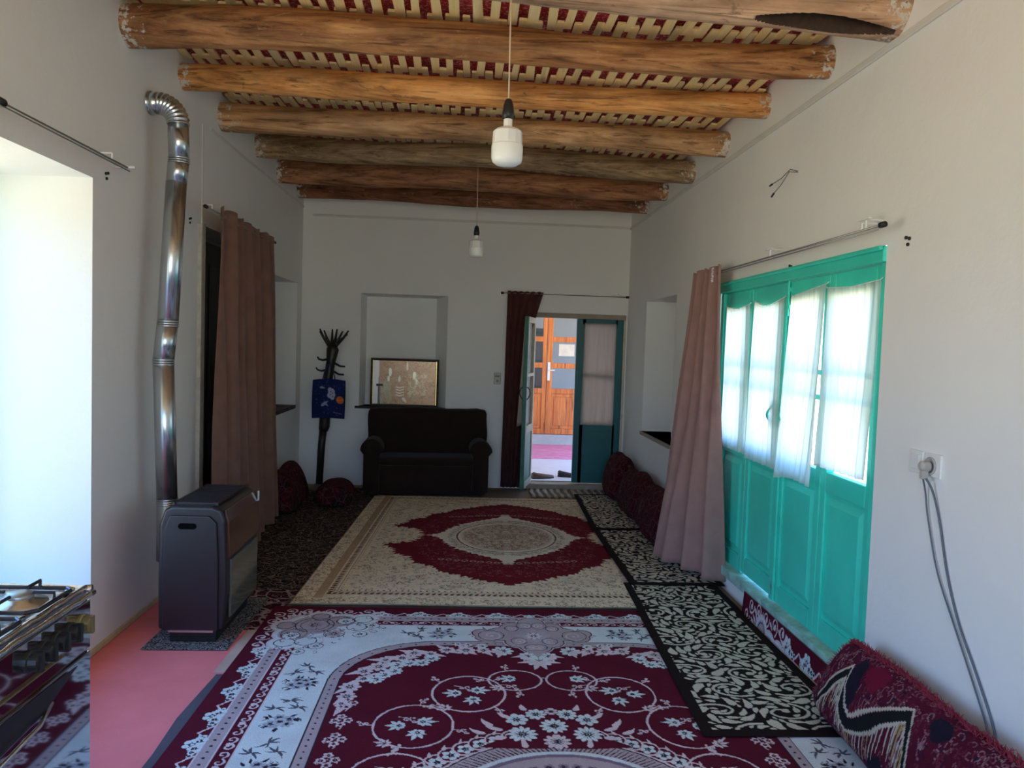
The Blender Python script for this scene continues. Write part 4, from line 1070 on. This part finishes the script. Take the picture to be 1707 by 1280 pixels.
# ------------------------------------------------------------------ curtained doorway in the left wall
ld = MB().box(XL-.20, XL-.16, 5.05, 6.13, .0, 2.16)
for a in (5.12, 5.66):
    for z0, z1 in ((.15, .9), (1.05, 2.0)): ld.box(XL-.16, XL-.15, a, a+.40, z0, z1)
d4 = empty('door_4', (XL-.18, 5.59, 0), kind='structure'); ld.build('leaf', M['blackwood'], d4, bevel=.006)

# ------------------------------------------------------------------ pendant bulbs
def pendant(x, y, lab, ztop):
    r = empty('pendant_bulb', (x, y, 2.19), lab, 'lamp', 'bare bulbs hanging on cords')
    MB().tube([(x-.005, y, ztop), (x-.002, y, 2.7), (x, y, 2.43)], .0032, 8).build('cord', M['cord'], r, smooth=True)
    MB().lathe([(.006, 2.443), (.013, 2.438), (.019, 2.42), (.023, 2.385), (.021, 2.365)], (x, y, 0), 20).build('socket', M['black'], r, smooth=True)
    MB().lathe([(.017, 2.366), (.017, 2.340), (.021, 2.334), (.044, 2.328), (.056, 2.318), (.058, 2.270), (.060, 2.266)], (x, y, 0), 12).build('housing', M['white'], r)
    MB().lathe([(.060, 2.266), (.061, 2.255), (.060, 2.215), (.056, 2.203), (.040, 2.192), (.0, 2.188)], (x, y, 0), 32, caps=False).build('diffuser', M['diffuser'], r, smooth=True)
pendant(.131, 3.0, 'nearer white bulb hanging from the ceiling on a thin cord', 3.045)
pendant(.048, 6.2, 'smaller looking far white bulb hanging in front of the back wall', 3.045)

# ------------------------------------------------------------------ stove pipe
pp = empty('flue_pipe', (-1.56, 4.12, .02), 'galvanised steel flue pipe rising beside the left curtain into the wall', 'pipe')
segs = [(.30, 1.02, -1.555, 4.12, -1.553, 4.125), (1.02, 1.43, -1.553, 4.125, -1.572, 4.11), (1.43, 1.60, -1.572, 4.11, -1.557, 4.115), (1.60, 2.28, -1.557, 4.115, -1.552, 4.19), (2.28, 2.62, -1.552, 4.19, -1.552, 4.20)]
segs = [(.30, .62, -1.566, 4.145, -1.566, 4.145), (.62, 1.36, -1.566, 4.145, -1.575, 4.10), (1.36, 1.56, -1.575, 4.10, -1.560, 4.115), (1.56, 2.29, -1.560, 4.115, -1.556, 4.20), (2.29, 2.42, -1.556, 4.20, -1.545, 4.205), (2.42, 2.60, -1.545, 4.205, -1.549, 4.20)]
for i, (z0, z1, x0, y0, x1, y1) in enumerate(segs):
    MB().tube([(x0, y0, z0), (x1, y1, z1+.006)], .052, 32, sq=1).build('pipe_segment', M['zinc'], pp, smooth=True, fix=True)
    if i in (0, 1, 2, 4): 
        mb = MB()
        for dz in (-.018, -.006, .006): mb.lathe([(.050, z1+dz-.005), (.0555, z1+dz), (.050, z1+dz+.005)], (x1, y1, 0), 32, caps=False)
        mb.build('crimp_ring', M['zinc'], pp, smooth=True)
mb = MB(); pts = []; rs = []
for k in range(37):
    a = PI/2*k/36; pts.append((-1.549-.105*(1-math.cos(a)), 4.20, 2.60+.105*math.sin(a))); rs.append(.054+(.0035 if k % 4 < 2 else -.002))
pts += [(-1.68, 4.20, 2.705), (-1.6995, 4.20, 2.705)]; rs += [.054, .054]
mb.tube(pts, rs, 32); mb.build('elbow', M['zinc'], pp, smooth=True)
mb = MB().lathe([(.060, -1.699), (.060, -1.685), (.053, -1.684)], (0, 4.20, 2.705), 32, 'x', caps=False); mb.build('collar', M['zinc'], pp, smooth=True)

# ------------------------------------------------------------------ gas heater
hz = .0110
ht = empty('gas_heater', (-1.29, 4.03, hz), 'dark brown gas heater standing by the left wall', 'heater')
prof = [(-1.45, .07), (-1.452, .30), (-1.448, .58), (-1.425, .655), (-1.39, .672), (-1.20, .672), (-1.155, .655), (-1.138, .60), (-1.130, .40), (-1.128, .25), (-1.145, .07)]
MB().prism([(x, z+hz*.5) for x, z in prof], 3.735, 4.30, 'y').build('body', M['heater'], ht, bevel=.014, seg=3)
inner = [(-1.425, .075), (-1.43, .30), (-1.42, .57), (-1.395, .635), (-1.21, .635), (-1.175, .60), (-1.165, .40), (-1.165, .075)]
MB().prism(inner, 3.724, 3.737, 'y').build('end_panel', M['heater'], ht, bevel=.006, seg=3)
mb = MB(); n = 10
sl = [(-1.312+(.028 if abs(t) < PI/2 else -.028)+.014*math.cos(t), .585+.014*math.sin(t)) for t in [PI*2*k/24-PI for k in range(24)]]
MB().prism(sl, 3.719, 3.7235, 'y').build('hand_slot', sm('slot_shade', (.002,.002,.002), .95, spec=.05), ht)  # raised black patch, its colour standing in for shade inside the slot
MB().box(-1.392, -1.188, 3.775, 4.265, .676, .680).build('grille_recess', M['black'], ht)
mb = MB()
for k in range(22):
    y = 3.782+k*.0222; mb.box(-1.388, -1.192, y, y+.010, .680, .688)
mb.box(-1.398, -1.388, 3.768, 4.272, .676, .690).box(-1.192, -1.182, 3.768, 4.272, .676, .690)
mb.build('grille', M['heater'], ht)
MB().prism([(-1.134, .42), (-1.118, .43), (-1.126, .60), (-1.142, .66), (-1.15, .655)], 3.76, 4.285, 'y').build('front_panel', M['heater_front'], ht, bevel=.004)
MB().prism([(-1.134, .12), (-1.122, .12), (-1.119, .41), (-1.134, .41)], 3.79, 4.26, 'y').build('glass_window', M['heater_glass'], ht, bevel=.004)
MB().box(-1.395, -1.185, 3.722, 3.734, .068, .078).build('chrome_strip', M['zinc'], ht)
MB().box(-1.40, -1.18, 3.75, 4.29, .001+hz, .085).build('plinth', M['black'], ht, bevel=.004)
MB().box(-1.128, -1.1165, 4.266, 4.271, .60, .655).build('trim_strip', M['zinc'], ht, bevel=.002)

# ------------------------------------------------------------------ stove
sx0, sx1, sy0, sy1, sz = -1.66, -.982, 1.22, 2.10, .834
stv = empty('gas_stove', ((sx0+sx1)/2, (sy0+sy1)/2, 0), 'mirror steel gas stove with black pan supports at the bottom left corner', 'stove')
MB().box(sx0+.01, sx1-.012, sy0+.01, sy1-.01, .05, sz-.04).build('body', M['steel'], stv, bevel=.003)
MB().box(sx0, sx1-.02, sy0, sy1, sz-.04, sz-.018).build('hob_pan', M['pan'], stv, bevel=.004)
rim = MB()
def roll(p, q, r, n=30, jit=.0016):
    rs_ = random.Random(int(p[0]*100+q[1]*77)); pts = [(p[0]+(q[0]-p[0])*t/n+rs_.uniform(-jit, jit), p[1]+(q[1]-p[1])*t/n, p[2]+(q[2]-p[2])*t/n+rs_.uniform(-jit, jit)) for t in range(n+1)]
    rim.tube(pts, [r*rs_.uniform(.9, 1.1) for _ in pts], 12)
z = sz-.012
roll((sx1-.002, sy0, z-.020), (sx1-.002, sy1, z-.020), .008); roll((sx1-.018, sy0, z-.006), (sx1-.018, sy1-.015, z-.006), .008); roll((sx1-.048, sy0, z-.006), (sx1-.048, sy1-.03, z-.006), .006)
roll((sx0, sy1-.004, z-.012), (sx1-.005, sy1-.004, z-.012), .012); roll((sx0, sy1-.032, z-.006), (sx1-.04, sy1-.032, z-.006), .009)
rim.build('rolled_rim', M['chrome'], stv, smooth=True)
for by in (1.496, 1.724, 1.952):
    for bx, r in ((-1.42, .05), (-1.095, .036)):
        b1 = MB().lathe([(r+.030, sz-.019), (r+.028, sz-.012), (r*.95, sz-.008), (r*.92, sz+.001)], (bx, by, 0), 32).build('burner', M['pan'], stv, smooth=True)
        MB().lathe([(r*.88, sz+.001), (r*.90, sz+.007), (r*.80, sz+.011), (0, sz+.012)], (bx, by, 0), 32, caps=False).build('burner_cap', M['rod'], b1, smooth=True)
    mb = MB(); h = sz+.013; a0, a1 = by-.095, by+.095; bx0, bx1 = -1.60, -1.008
    mb.tube([(bx0, a0, sz-.006), (bx1-.02, a0, sz-.006), (bx1, a0+.02, sz-.006), (bx1, a1-.02, sz-.006), (bx1-.02, a1, sz-.006), (bx0, a1, sz-.006), (bx0, a0, sz-.006)], .0055, 8)
    for c_ in (-1.42, -1.095):
        for (px_, py_, qx, qy) in ((c_+.085, by, c_+.035, by), (c_-.09, by, c_-.035, by), (c_, a0, c_, a0+.055), (c_, a1, c_, a1-.055)):
            mb.tube([(px_, py_, sz-.006), (px_, py_, h), (qx, qy, h)], .0045, 8)
    mb.build('pan_support', M['enamel'], stv)
fp = MB().box(sx1-.014, sx1-.006, sy0+.005, sy1-.008, .655, sz-.050); fp.build('control_panel', M['steel'], stv, bevel=.002)
for k in range(5):
    y = 2.040-k*.060
    kb = MB().lathe([(.026, sx1-.006), (.026, sx1+.000), (.022, sx1+.002), (.020, sx1+.020), (.015, sx1+.022)], (0, y, .735), 24, 'x').box(sx1+.004, sx1+.027, y-.006, y+.006, .712, .758).build('knob', M['black'] if k else sm('aged_gold', (.30,.22,.10), .35, metal=.6), stv, smooth=False)
MB().tube([(sx1-.004, 1.24, .688), (sx1-.004, 1.95, .688)], .004, 8).build('brass_strip', M['brass'], stv, smooth=True)
od_ = MB().box(sx1-.014, sx1-.004, sy0+.005, sy1-.010, .10, .645).build('oven_door', M['steel'], stv, bevel=.003)
MB().prism([(1.25, .545), (1.85, .583), (2.02, .632), (1.88, .640), (1.25, .642)], sx1-.004, sx1-.0025, 'x').build('dark_slot', M['enamel'], od_, bevel=.001)
MB().tube([(sx1-.006, 1.25, .53), (sx1+.008, 1.27, .53), (sx1+.008, 1.82, .572), (sx1-.006, 1.90, .59)], .005, 12).build('handle', M['chrome'], od_, smooth=True)
for (x, y) in ((sx0+.05, sy0+.05), (sx1-.05, sy0+.05), (sx0+.05, sy1-.05), (sx1-.05, sy1-.05)):
    MB().lathe([(.02, .012), (.02, .05)], (x, y, 0), 16).build('foot', M['black'], stv, smooth=True)

# ------------------------------------------------------------------ sofa
so = empty('sofa', (-.375, 7.70, 0), 'small dark brown slipcovered sofa against the back wall', 'sofa')
def rbox(name, x0, x1, y0, y1, z0, z1, r, wr=.006, seed=0, parent=so, mat=None):
    rs_ = random.Random(seed); nx, ny, nz = 14, 8, 8; mb = MB()
    bm = bmesh.new(); bmesh.ops.create_cube(bm, size=1); 
    bmesh.ops.subdivide_edges(bm, edges=bm.edges[:], cuts=11, use_grid_fill=True)
    V = []; ph = [rs_.random()*6 for _ in range(6)]
    cx_, cy_, cz_ = (x0+x1)/2, (y0+y1)/2, (z0+z1)/2; hx_, hy_, hz_ = (x1-x0)/2, (y1-y0)/2, (z1-z0)/2
    for v in bm.verts:
        p_ = [2*v.co.x*hx_, 2*v.co.y*hy_, 2*v.co.z*hz_]; c = [max(-h+r, min(h-r, q)) for q, h in zip(p_, (hx_, hy_, hz_))]
        d = Vector([a-b_ for a, b_ in zip(p_, c)]); 
        if d.length > 1e-9: d = d.normalized()*r
        q = Vector(c)+d
        w = wr*(math.sin(9*q.x+ph[0]+6*q.z)+math.sin(17*q.z+ph[1]+8*q.x)+.7*math.sin(31*q.x+ph[2]-9*q.z))
        q += q.normalized()*w
        V.append((cx_+q.x, cy_+q.y, cz_+q.z))
    F = [tuple(v.index for v in f.verts) for f in bm.faces]; bm.free()
    return mb.add(V, F).build(name, mat or M['sofa'], parent, smooth=True)
rbox('base', -.96, .21, 7.45, 7.95, .012, .33, .03, .004, 1)
rbox('seat_cushion', -.86, .11, 7.42, 7.85, .30, .385, .04, .004, 2)
rbox('backrest', -.965, .225, 7.78, 7.955, .28, .835, .05, .006, 3)
for sg, xa in ((-1, -.90), (1, .15)):
    mb = MB(); P = []
    for k in range(25):
        t = k/24; y = 7.42+.52*t; P.append((y, .108-.012*t))
    vs_ = []; fs_ = []; nn = 28
    for (y, r) in [(7.405, .05), (7.410, .09)]+P+[(7.945, .06)]:
        for k in range(nn):
            a = 2*PI*k/nn; cx2, cz2 = xa, .45
            px_, pz_ = cx2+r*1.02*math.cos(a)*(1+.02*math.sin(y*40+a*3)), cz2+r*math.sin(a)
            if math.sin(a) < -.2:                        # slipcover falls straight to the floor below the roll
                t = (-.2-math.sin(a))/.8; pz_ = cz2-.03-(cz2-.045)*t; px_ = cx2+.085*math.cos(a)/max(.35, abs(math.cos(a)))*(.9) if t < .9 else cx2+.07*math.cos(a)
            vs_.append((px_, y, pz_))
    m_ = len(vs_)//nn
    for i in range(m_-1):
        for k in range(nn): fs_.append((i*nn+k, i*nn+(k+1) % nn, (i+1)*nn+(k+1) % nn, (i+1)*nn+k))
    fs_ += [tuple(range(nn)), tuple((m_-1)*nn+k for k in range(nn))]
    mb.add(vs_, fs_).build('armrest', M['sofa'], so, smooth=True)
so.rotation_euler = (0, 0, .05)

# ------------------------------------------------------------------ framed etched mirror in the niche
fm = empty('framed_mirror', (-.635, 7.955, .827), 'dark framed etched mirror with its patterned brown picture and reflection painted on, standing in the back niche', 'mirror')
x0, x1, z0, z1, y0, y1 = -.985, -.285, .828, 1.325, 7.985, 8.01
mb = MB().box(x0, x1, y0, y1, z0, z0+.022).box(x0, x1, y0, y1, z1-.022, z1).box(x0, x0+.022, y0, y1, z0+.022, z1-.022).box(x1-.022, x1, y0, y1, z0+.022, z1-.022)
mb.build('frame', M['darkwood'], fm, bevel=.003)
for a in (x1-.030, x0+.022): MB().box(a, a+.008, y0+.002, y1-.004, z0+.022, z1-.022).build('gilt_slip', M['brass'], fm)
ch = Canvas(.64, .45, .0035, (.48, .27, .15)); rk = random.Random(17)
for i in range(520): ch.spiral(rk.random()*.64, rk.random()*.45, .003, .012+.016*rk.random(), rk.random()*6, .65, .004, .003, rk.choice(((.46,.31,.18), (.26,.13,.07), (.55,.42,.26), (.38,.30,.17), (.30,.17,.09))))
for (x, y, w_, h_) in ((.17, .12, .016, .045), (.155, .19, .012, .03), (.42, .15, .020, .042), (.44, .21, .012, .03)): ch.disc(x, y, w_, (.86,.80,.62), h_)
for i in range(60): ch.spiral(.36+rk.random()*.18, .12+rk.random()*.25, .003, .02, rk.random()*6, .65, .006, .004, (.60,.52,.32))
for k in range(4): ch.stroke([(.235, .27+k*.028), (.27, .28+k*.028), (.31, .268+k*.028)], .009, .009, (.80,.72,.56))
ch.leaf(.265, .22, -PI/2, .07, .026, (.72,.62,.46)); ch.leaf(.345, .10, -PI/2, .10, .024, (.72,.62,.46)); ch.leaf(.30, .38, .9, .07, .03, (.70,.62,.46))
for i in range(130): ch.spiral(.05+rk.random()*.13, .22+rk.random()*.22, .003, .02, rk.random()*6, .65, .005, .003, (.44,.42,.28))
ch.rect(0, .058, 0, 9, (.78, .74, .72)); ch.stroke([(.06, .0), (.075, .1), (.055, .2), (.06, .3)], .012, .012, (.42,.26,.2)); ch.rect(.048, .058, .26, .46, (.03,.02,.02)); ch.rect(.066, .072, .27, .46, (.03,.02,.02)); ch.rect(.03, .10, .245, .268, (.03,.02,.02))  # pale strip with dark bars: the mirrored part, painted as colour
m, nt, N, L, b = newmat('etched_mirror'); a = N.new('ShaderNodeAttribute'); a.attribute_name = 'Col'; L.new(a.outputs['Color'], b.inputs['Base Color']); b.inputs['Roughness'].default_value = .25; b.inputs['Metallic'].default_value = .2  # etched picture and its reflected brightness are both put into the colour
g = cloth_sheet('mirror_glass', np.arange(0, .6401, .0035), np.arange(0, .4521, .0035), lambda U, V: (x0+.030+U, y0+.008+U*0, z1-.022-V), ch.a, .0035, m, .004, parent=fm)

# ------------------------------------------------------------------ coat stand and bag
cs = empty('coat_stand', (-1.42, 7.66, .0115), 'black tree shaped coat stand in the left back corner', 'coat stand')
MB().lathe([(.13, .0115), (.13, .024), (.10, .034), (.045, .050), (.04, .07)], (-1.425, 7.66, 0), 28).build('base', sm('grey_base', (.10,.095,.085), .6), cs, smooth=True)
MB().tube([(-1.425, 7.66, .055), (-1.41, 7.66, .45), (-1.395, 7.66, .62)], [.034, .036, .037], 14).build('post', M['blackwood'], cs, smooth=True)
MB().tube([(-1.395, 7.66, .60), (-1.385, 7.66, .64), (-1.375, 7.66, .90), (-1.355, 7.66, 1.15), (-1.335, 7.66, 1.28), (-1.318, 7.66, 1.40), (-1.325, 7.66, 1.46)], [.045, .052, .050, .046, .044, .060, .035], 14).build('trunk', M['blackwood'], cs, smooth=True)
tips = [(-1.44, 7.62, 1.60), (-1.455, 7.70, 1.575), (-1.395, 7.60, 1.585), (-1.33, 7.68, 1.60), (-1.27, 7.60, 1.60), (-1.225, 7.66, 1.585), (-1.165, 7.63, 1.590), (-1.185, 7.70, 1.555)]
for i, (x, y, z_) in enumerate(tips):
    bx = -1.325+(x+1.32)*.30; r0 = .017
    MB().tube([(-1.32, 7.66, 1.38), (bx, 7.66, 1.45), (bx+(x-bx)*.55, 7.66+(y-7.66)*.6, 1.515), (x, y, z_)], [.022, .016, .012, .007], 8).build('branch', M['blackwood'], cs, smooth=True)
for (x, z_, s) in ((-1.36, 1.305, -1), (-1.30, 1.27, 1), (-1.37, 1.20, -1), (-1.31, 1.19, 1)):
    MB().tube([(x, 7.65, z_), (x+s*.05, 7.63, z_-.012), (x+s*.085, 7.62, z_), (x+s*.10, 7.62, z_+.022)] if s < 0 else [(x, 7.65, z_), (x+.06, 7.63, z_-.03), (x+.11, 7.62, z_-.032)], [.012, .010, .009, .007][:4 if s < 0 else 3], 8).build('hook', M['blackwood'], cs, smooth=True)
bagr = Canvas(.32, .37, .004, (.012, .022, .10)); rb = random.Random(2)
for i in range(160): bagr.disc(rb.random()*.32, rb.random()*.37, .002+.006*rb.random(), rb.choice(((.02,.04,.16), (.05,.07,.2), (.01,.015,.07))))
for (x, y, r) in ((.19, .12, .032), (.18, .155, .030), (.205, .15, .024), (.175, .10, .02), (.20, .18, .02)): bagr.disc(x, y, r, (.42,.44,.55))
for (x, y) in ((.185, .12), (.20, .135), (.18, .15), (.205, .17)): bagr.disc(x, y, .006, (.08,.06,.16))
bagr.disc(.275, .195, .036, (.62,.14,.03)); bagr.stroke([(.245, .20), (.305, .19)], .006, .004, (.75,.30,.1))
bagr.leaf(.09, .26, -.6, .09, .03, (.30,.34,.5)); bagr.leaf(.12, .22, .8, .06, .02, (.30,.34,.5)); bagr.leaf(.07, .075, .2, .06, .02, (.3,.32,.42)); bagr.stroke([(.215, .32), (.29, .33)], .012, .01, (.12,.12,.25))
m = attr_mat('printed_bag', .8, 300, .2)
bg = cloth_sheet('tote_bag', np.arange(0, .3201, .004), np.arange(0, .3721, .004), lambda U, V: (-1.477+U*.96-.012*V+.012*U*V, 7.530-.035*np.sin(PI*U/.32)*np.sin(PI*(V+.05)/.47)+.004*np.sin(40*U), 1.105-V+.012*np.sin(PI*U/.32)), bagr.a, .004, m, .018)
tag(bg, 'dark blue tote bag with white and orange print hanging on the coat stand', 'bag')
MB().tube([(-1.40, 7.545, 1.07), (-1.375, 7.55, 1.18), (-1.345, 7.585, 1.268), (-1.325, 7.585, 1.268), (-1.29, 7.55, 1.18), (-1.26, 7.545, 1.07)], .011, 8, sq=.35).tube([(-1.41, 7.60, 1.08), (-1.375, 7.60, 1.19), (-1.35, 7.61, 1.262), (-1.33, 7.61, 1.262), (-1.30, 7.60, 1.19), (-1.27, 7.60, 1.08)], .011, 8, sq=.35).build('handle', M['bagblue'], bg)

# ------------------------------------------------------------------ cushions (bolsters) against the walls
def cushion(x_wall, sgn, y0, y1, h, d, mat, lab, seed, img=None, res=None, z0=.03, lean=.05, nu=60, nv=48, group=None, fringe=False, tilt=0.0, slant=0.0):
    """stuffed backrest: long along Y, leaning on the wall at x_wall; sgn=+1 wall on the right"""
    rs_ = random.Random(seed); ph = [rs_.random()*6 for _ in range(4)]
    def fn(u, v):
        a = 2*PI*v; e = max(0.0, 1-abs(2*u-1)**7)**.55
        ca, sa = math.cos(a), math.sin(a)
        cx_ = math.copysign(abs(ca)**.85, ca)*d/2*(.55+.45*e)*(1-.22*sa); cz_ = math.copysign(abs(sa)**.8, sa)*h/2*(.75+.25*e)
        dent = 1-.04*math.sin(7*u+ph[0])-.03*math.sin(11*u+5*v+ph[1])
        x = -d/2-.004-(0)+cx_*dent*e**.25; z = h/2+cz_*dent+.012*math.sin(5*u+ph[2])*max(0, sa)
        x -= lean*(1-z/h)
        return (x_wall+sgn*x, y0+(y1-y0)*u-slant*u**6*max(0, z/h-.15), z0+z+tilt*(u-.5))
    mb = MB().grid(fn, nu, nv)
    n = nv+1; mb.f += [tuple(range(nv)), tuple(nu*n+k for k in range(nv))]
    o = mb.build('cushion', mat, smooth=True, fix=True); tag(o, lab, 'cushion', group)
    if img is not None:
        uu = np.array([i/nu for i in range(nu+1) for j in range(nv+1)])*(y1-y0); per = 2*(h+d)*.42
        vv = np.array([j/nv for i in range(nu+1) for j in range(nv+1)])
        # v=.25 top, .5 front (room side), .75 bottom
        V_ = ((vv-.15) % 1.0)*per*1.25
        col_attr(o.data, sample(img, res, np.clip(uu, 0, None), V_))
    if fringe:
        fb = MB()
        for k in range(1100):
            u = k/1100; v = .25+rs_.uniform(-.03, .03); p0 = Vector(fn(u, v)); r = Vector((-sgn*rs_.uniform(-.4, .9), rs_.uniform(-.8, .8), rs_.uniform(.35, 1.1))).normalized()*rs_.uniform(.008, .026)
            fb.tube([p0, p0+r*.6, p0+r+Vector((0, rs_.uniform(-.005, .005), -.002))], [.0014, .0012, .0006], 4, caps=False)
        for k in range(260):
            v = (k/260)*.75; p0 = Vector(fn(.993, v)); r = Vector((rs_.uniform(-.5, .5), rs_.uniform(.2, 1), rs_.uniform(-.3, .7))).normalized()*rs_.uniform(.008, .02)
            fb.tube([p0, p0+r*.6, p0+r], [.0014, .0012, .0006], 4, caps=False)
        fb.build('fringe', fabric('red_fringe', (.30, .035, .06)), o)
    return o
cu = Canvas(1.3, 1.4, .0035, (.085, .007, .022)); rc = random.Random(6)
for i in range(2600):
    cu.spiral(rc.random()*1.3, rc.random()*.7, .003, .008+.014*rc.random(), rc.random()*6, .65*rc.choice((-1, 1)), .0035, .003, rc.choice(((.16,.03,.05), (.24,.10,.12), (.02,.012,.03), (.14,.02,.04), (.28,.16,.18))))
def jagpatch(x, y, w, h, c):
    n = 30; cu.poly([(x+w*math.cos(2*PI*k/n)*rc.uniform(.8, 1.15), y+h*math.sin(2*PI*k/n)*rc.uniform(.8, 1.15)) for k in range(n)], c)
for (x, y, w, h) in ((.90, .17, .05, .07), (.62, .26, .07, .035), (.95, .55, .07, .10), (.62, .58, .11, .06), (.22, .45, .09, .08), (.12, .18, .06, .05), (.40, .12, .05, .03)): jagpatch(x, y, w, h, (.016,.012,.024))
for (x, y, w, h) in ((.78, .12, .07, .04), (.80, .44, .06, .06), (.50, .40, .05, .05)): jagpatch(x, y, w, h, (.15,.008,.03))
CR = (.52,.44,.36)
cpts = [(2.96, .19), (2.92, .235), (2.83, .29), (2.80, .305), (2.785, .25), (2.75, .225), (2.70, .215), (2.62, .235), (2.52, .265), (2.42, .30), (2.38, .315), (2.345, .27), (2.31, .20), (2.28, .12)]
curve = [(y-1.85, .0620+(.40-z)/.37*.31) for y, z in cpts]
cu.stroke([(x, y+.010) for x, y in curve], .022, .022, (.012,.012,.014)); cu.stroke([(x, y-.006) for x, y in curve], .007, .007, CR); cu.stroke([(x+.004, y+.026) for x, y in curve], .007, .007, CR)
for k in range(len(curve)-1):
    (xa, ya), (xb, yb) = curve[k], curve[k+1]
    for t in (0, .25, .5, .75):
        x, y = xa+(xb-xa)*t, ya+(yb-ya)*t+.028; cu.stroke([(x, y), (x+.008*rc.uniform(-1, 1.6), y+.045*rc.uniform(.7, 1.1))], .007, .004, rc.choice((CR, CR, (.36,.27,.12))))
for (x, y) in ((.70, .50), (.64, .56), (.74, .62)): cu.flower(x, y, .022, 5, (.45,.45,.5), (.02,.015,.03))
cushion(1.655, 1, 1.85, 3.06, .36, .18, M['rug'], 'big red fringed cushion at the bottom right corner, leaning on the white wall', 3, cu.a, .0035, z0=.034, lean=.05, nu=330, nv=330, fringe=True, slant=.20)
FG = 'far red floral cushions along the green door wall'
cushion(1.655, 1, 7.02, 7.62, .41, .24, M['vine2'], 'darkest round topped red cushion near the teal door', 7, z0=.063, lean=.06)
cushion(1.655, 1, 6.22, 6.98, .37, .20, M['vine2'], 'floral red cushion second from the teal door', 8, z0=.060, lean=.08)
cushion(1.655, 1, 5.42, 6.18, .38, .21, M['vine2'], 'dark red cushion partly hidden behind the rose brown curtain', 9, z0=.056, lean=.08)
cushion(-1.685, -1, 6.45, 7.15, .36, .22, M['vine2'], 'dark red hump shaped cushion just past the tall brown curtain', 10, z0=.022, lean=.08)
cushion(-1.32, -1, 6.75, 7.30,   .20, .30, M['vine2'], 'flat dark red cushion lying in front of the hump shaped one', 11, z0=.022, lean=.02)

# ------------------------------------------------------------------ wall fittings on the right
sw = empty('light_switch', (XR, 2.722, 1.12), 'white square light switch left of the socket', 'switch')
MB().box(XR-.010, XR, 2.680, 2.764, 1.080, 1.164).build('plate', M['white'], sw, bevel=.003)
MB().box(XR-.014, XR-.010, 2.697, 2.747, 1.095, 1.149).build('rocker', M['white'], sw, bevel=.002)
soc = empty('wall_socket', (XR, 2.617, 1.11), 'white wall socket with a grey cable plugged in', 'socket')
MB().box(XR-.010, XR, 2.573, 2.662, 1.080, 1.164).build('plate', M['white'], soc, bevel=.003)
MB().lathe([(.031, XR-.010), (.031, XR-.016), (.026, XR-.016), (.024, XR-.011)], (0, 2.628, 1.12), 28, 'x').build('well', M['grey'], soc, smooth=True)
cb = empty('power_cable', (XR-.02, 2.4, .3), 'thin grey double power cable drooping from the socket to the red cushion', 'cable')
MB().lathe([(.019, XR-.016), (.018, XR-.045), (.010, XR-.052)], (0, 2.630, 1.118), 20, 'x').box(XR-.045, XR-.020, 2.622, 2.640, 1.072, 1.118).build('plug', M['grey'], cb, bevel=.003)
gc = sm('grey_cable', (.10,.12,.15), .5)
def cable(pts, r=.0035):
    P = []; n = len(pts)
    for i in range(n-1):
        p0, p1, p2, p3 = [Vector(pts[max(0, min(n-1, i+k))]) for k in (-1, 0, 1, 2)]
        for s in range(8):
            t = s/8; P.append(.5*((2*p1)+(-p0+p2)*t+(2*p0-5*p1+4*p2-p3)*t*t+(-p0+3*p1-3*p2+p3)*t**3))
    P.append(Vector(pts[-1])); return P
MB().tube(cable([(XR-.03, 2.640, 1.075), (XR-.012, 2.648, 1.02), (XR-.008, 2.630, .93), (XR-.008, 2.560, .76), (XR-.008, 2.46, .62), (XR-.008, 2.37, .50), (XR-.008, 2.27, .36), (XR-.008, 2.21, .24), (XR-.008, 2.20, .12)]), .0032, 8).build('wire', gc, cb, smooth=True)
MB().tube(cable([(XR-.03, 2.622, 1.075), (XR-.012, 2.605, 1.03), (XR-.006, 2.565, .93), (XR-.006, 2.505, .76), (XR-.006, 2.43, .62), (XR-.006, 2.335, .50), (XR-.006, 2.235, .36), (XR-.006, 2.19, .24), (XR-.006, 2.18, .12)]), .0038, 8).build('wire', gc, cb, smooth=True)
wr = empty('bare_wires', (XR, 3.92, 2.42), 'two bare electric wires sticking out of the right wall above the curtain rod', 'wire')
MB().tube([(XR, 3.912, 2.440), (XR-.03, 3.94, 2.455), (XR-.05, 4.00, 2.42), (XR-.05, 4.12, 2.415)], .0022, 6).tube([(XR, 3.912, 2.435), (XR-.03, 3.95, 2.445), (XR-.06, 3.98, 2.38), (XR-.07, 4.04, 2.35)], .0022, 6).build('wire', gc, wr, smooth=True)
for q in ([(XR-.05, 4.12, 2.415), (XR-.05, 4.155, 2.412)], [(XR-.07, 4.04, 2.35), (XR-.073, 4.065, 2.335)]): MB().tube(q, .005, 8).build('tape_tip', M['black'], wr, smooth=True)
th = empty('wall_thermostat', (.322, YB, 1.15), 'small white box with a dark dial line on the back wall beside the maroon curtain', 'thermostat')
MB().box(.285, .360, YB-.022, YB, 1.09, 1.215).build('housing', sm('grey_white_plastic', (.55,.53,.50), .5), th, bevel=.012, seg=3)
gd_ = sm('grey_dial', (.25,.24,.23), .5); MB().box(.300, .345, YB-.024, YB-.0215, 1.165, 1.185).build('display', gd_, th); MB().lathe([(.014, -.0), (.012, .003)], (.322, YB-.0245, 1.125), 18, 'y').build('dial', gd_, th)
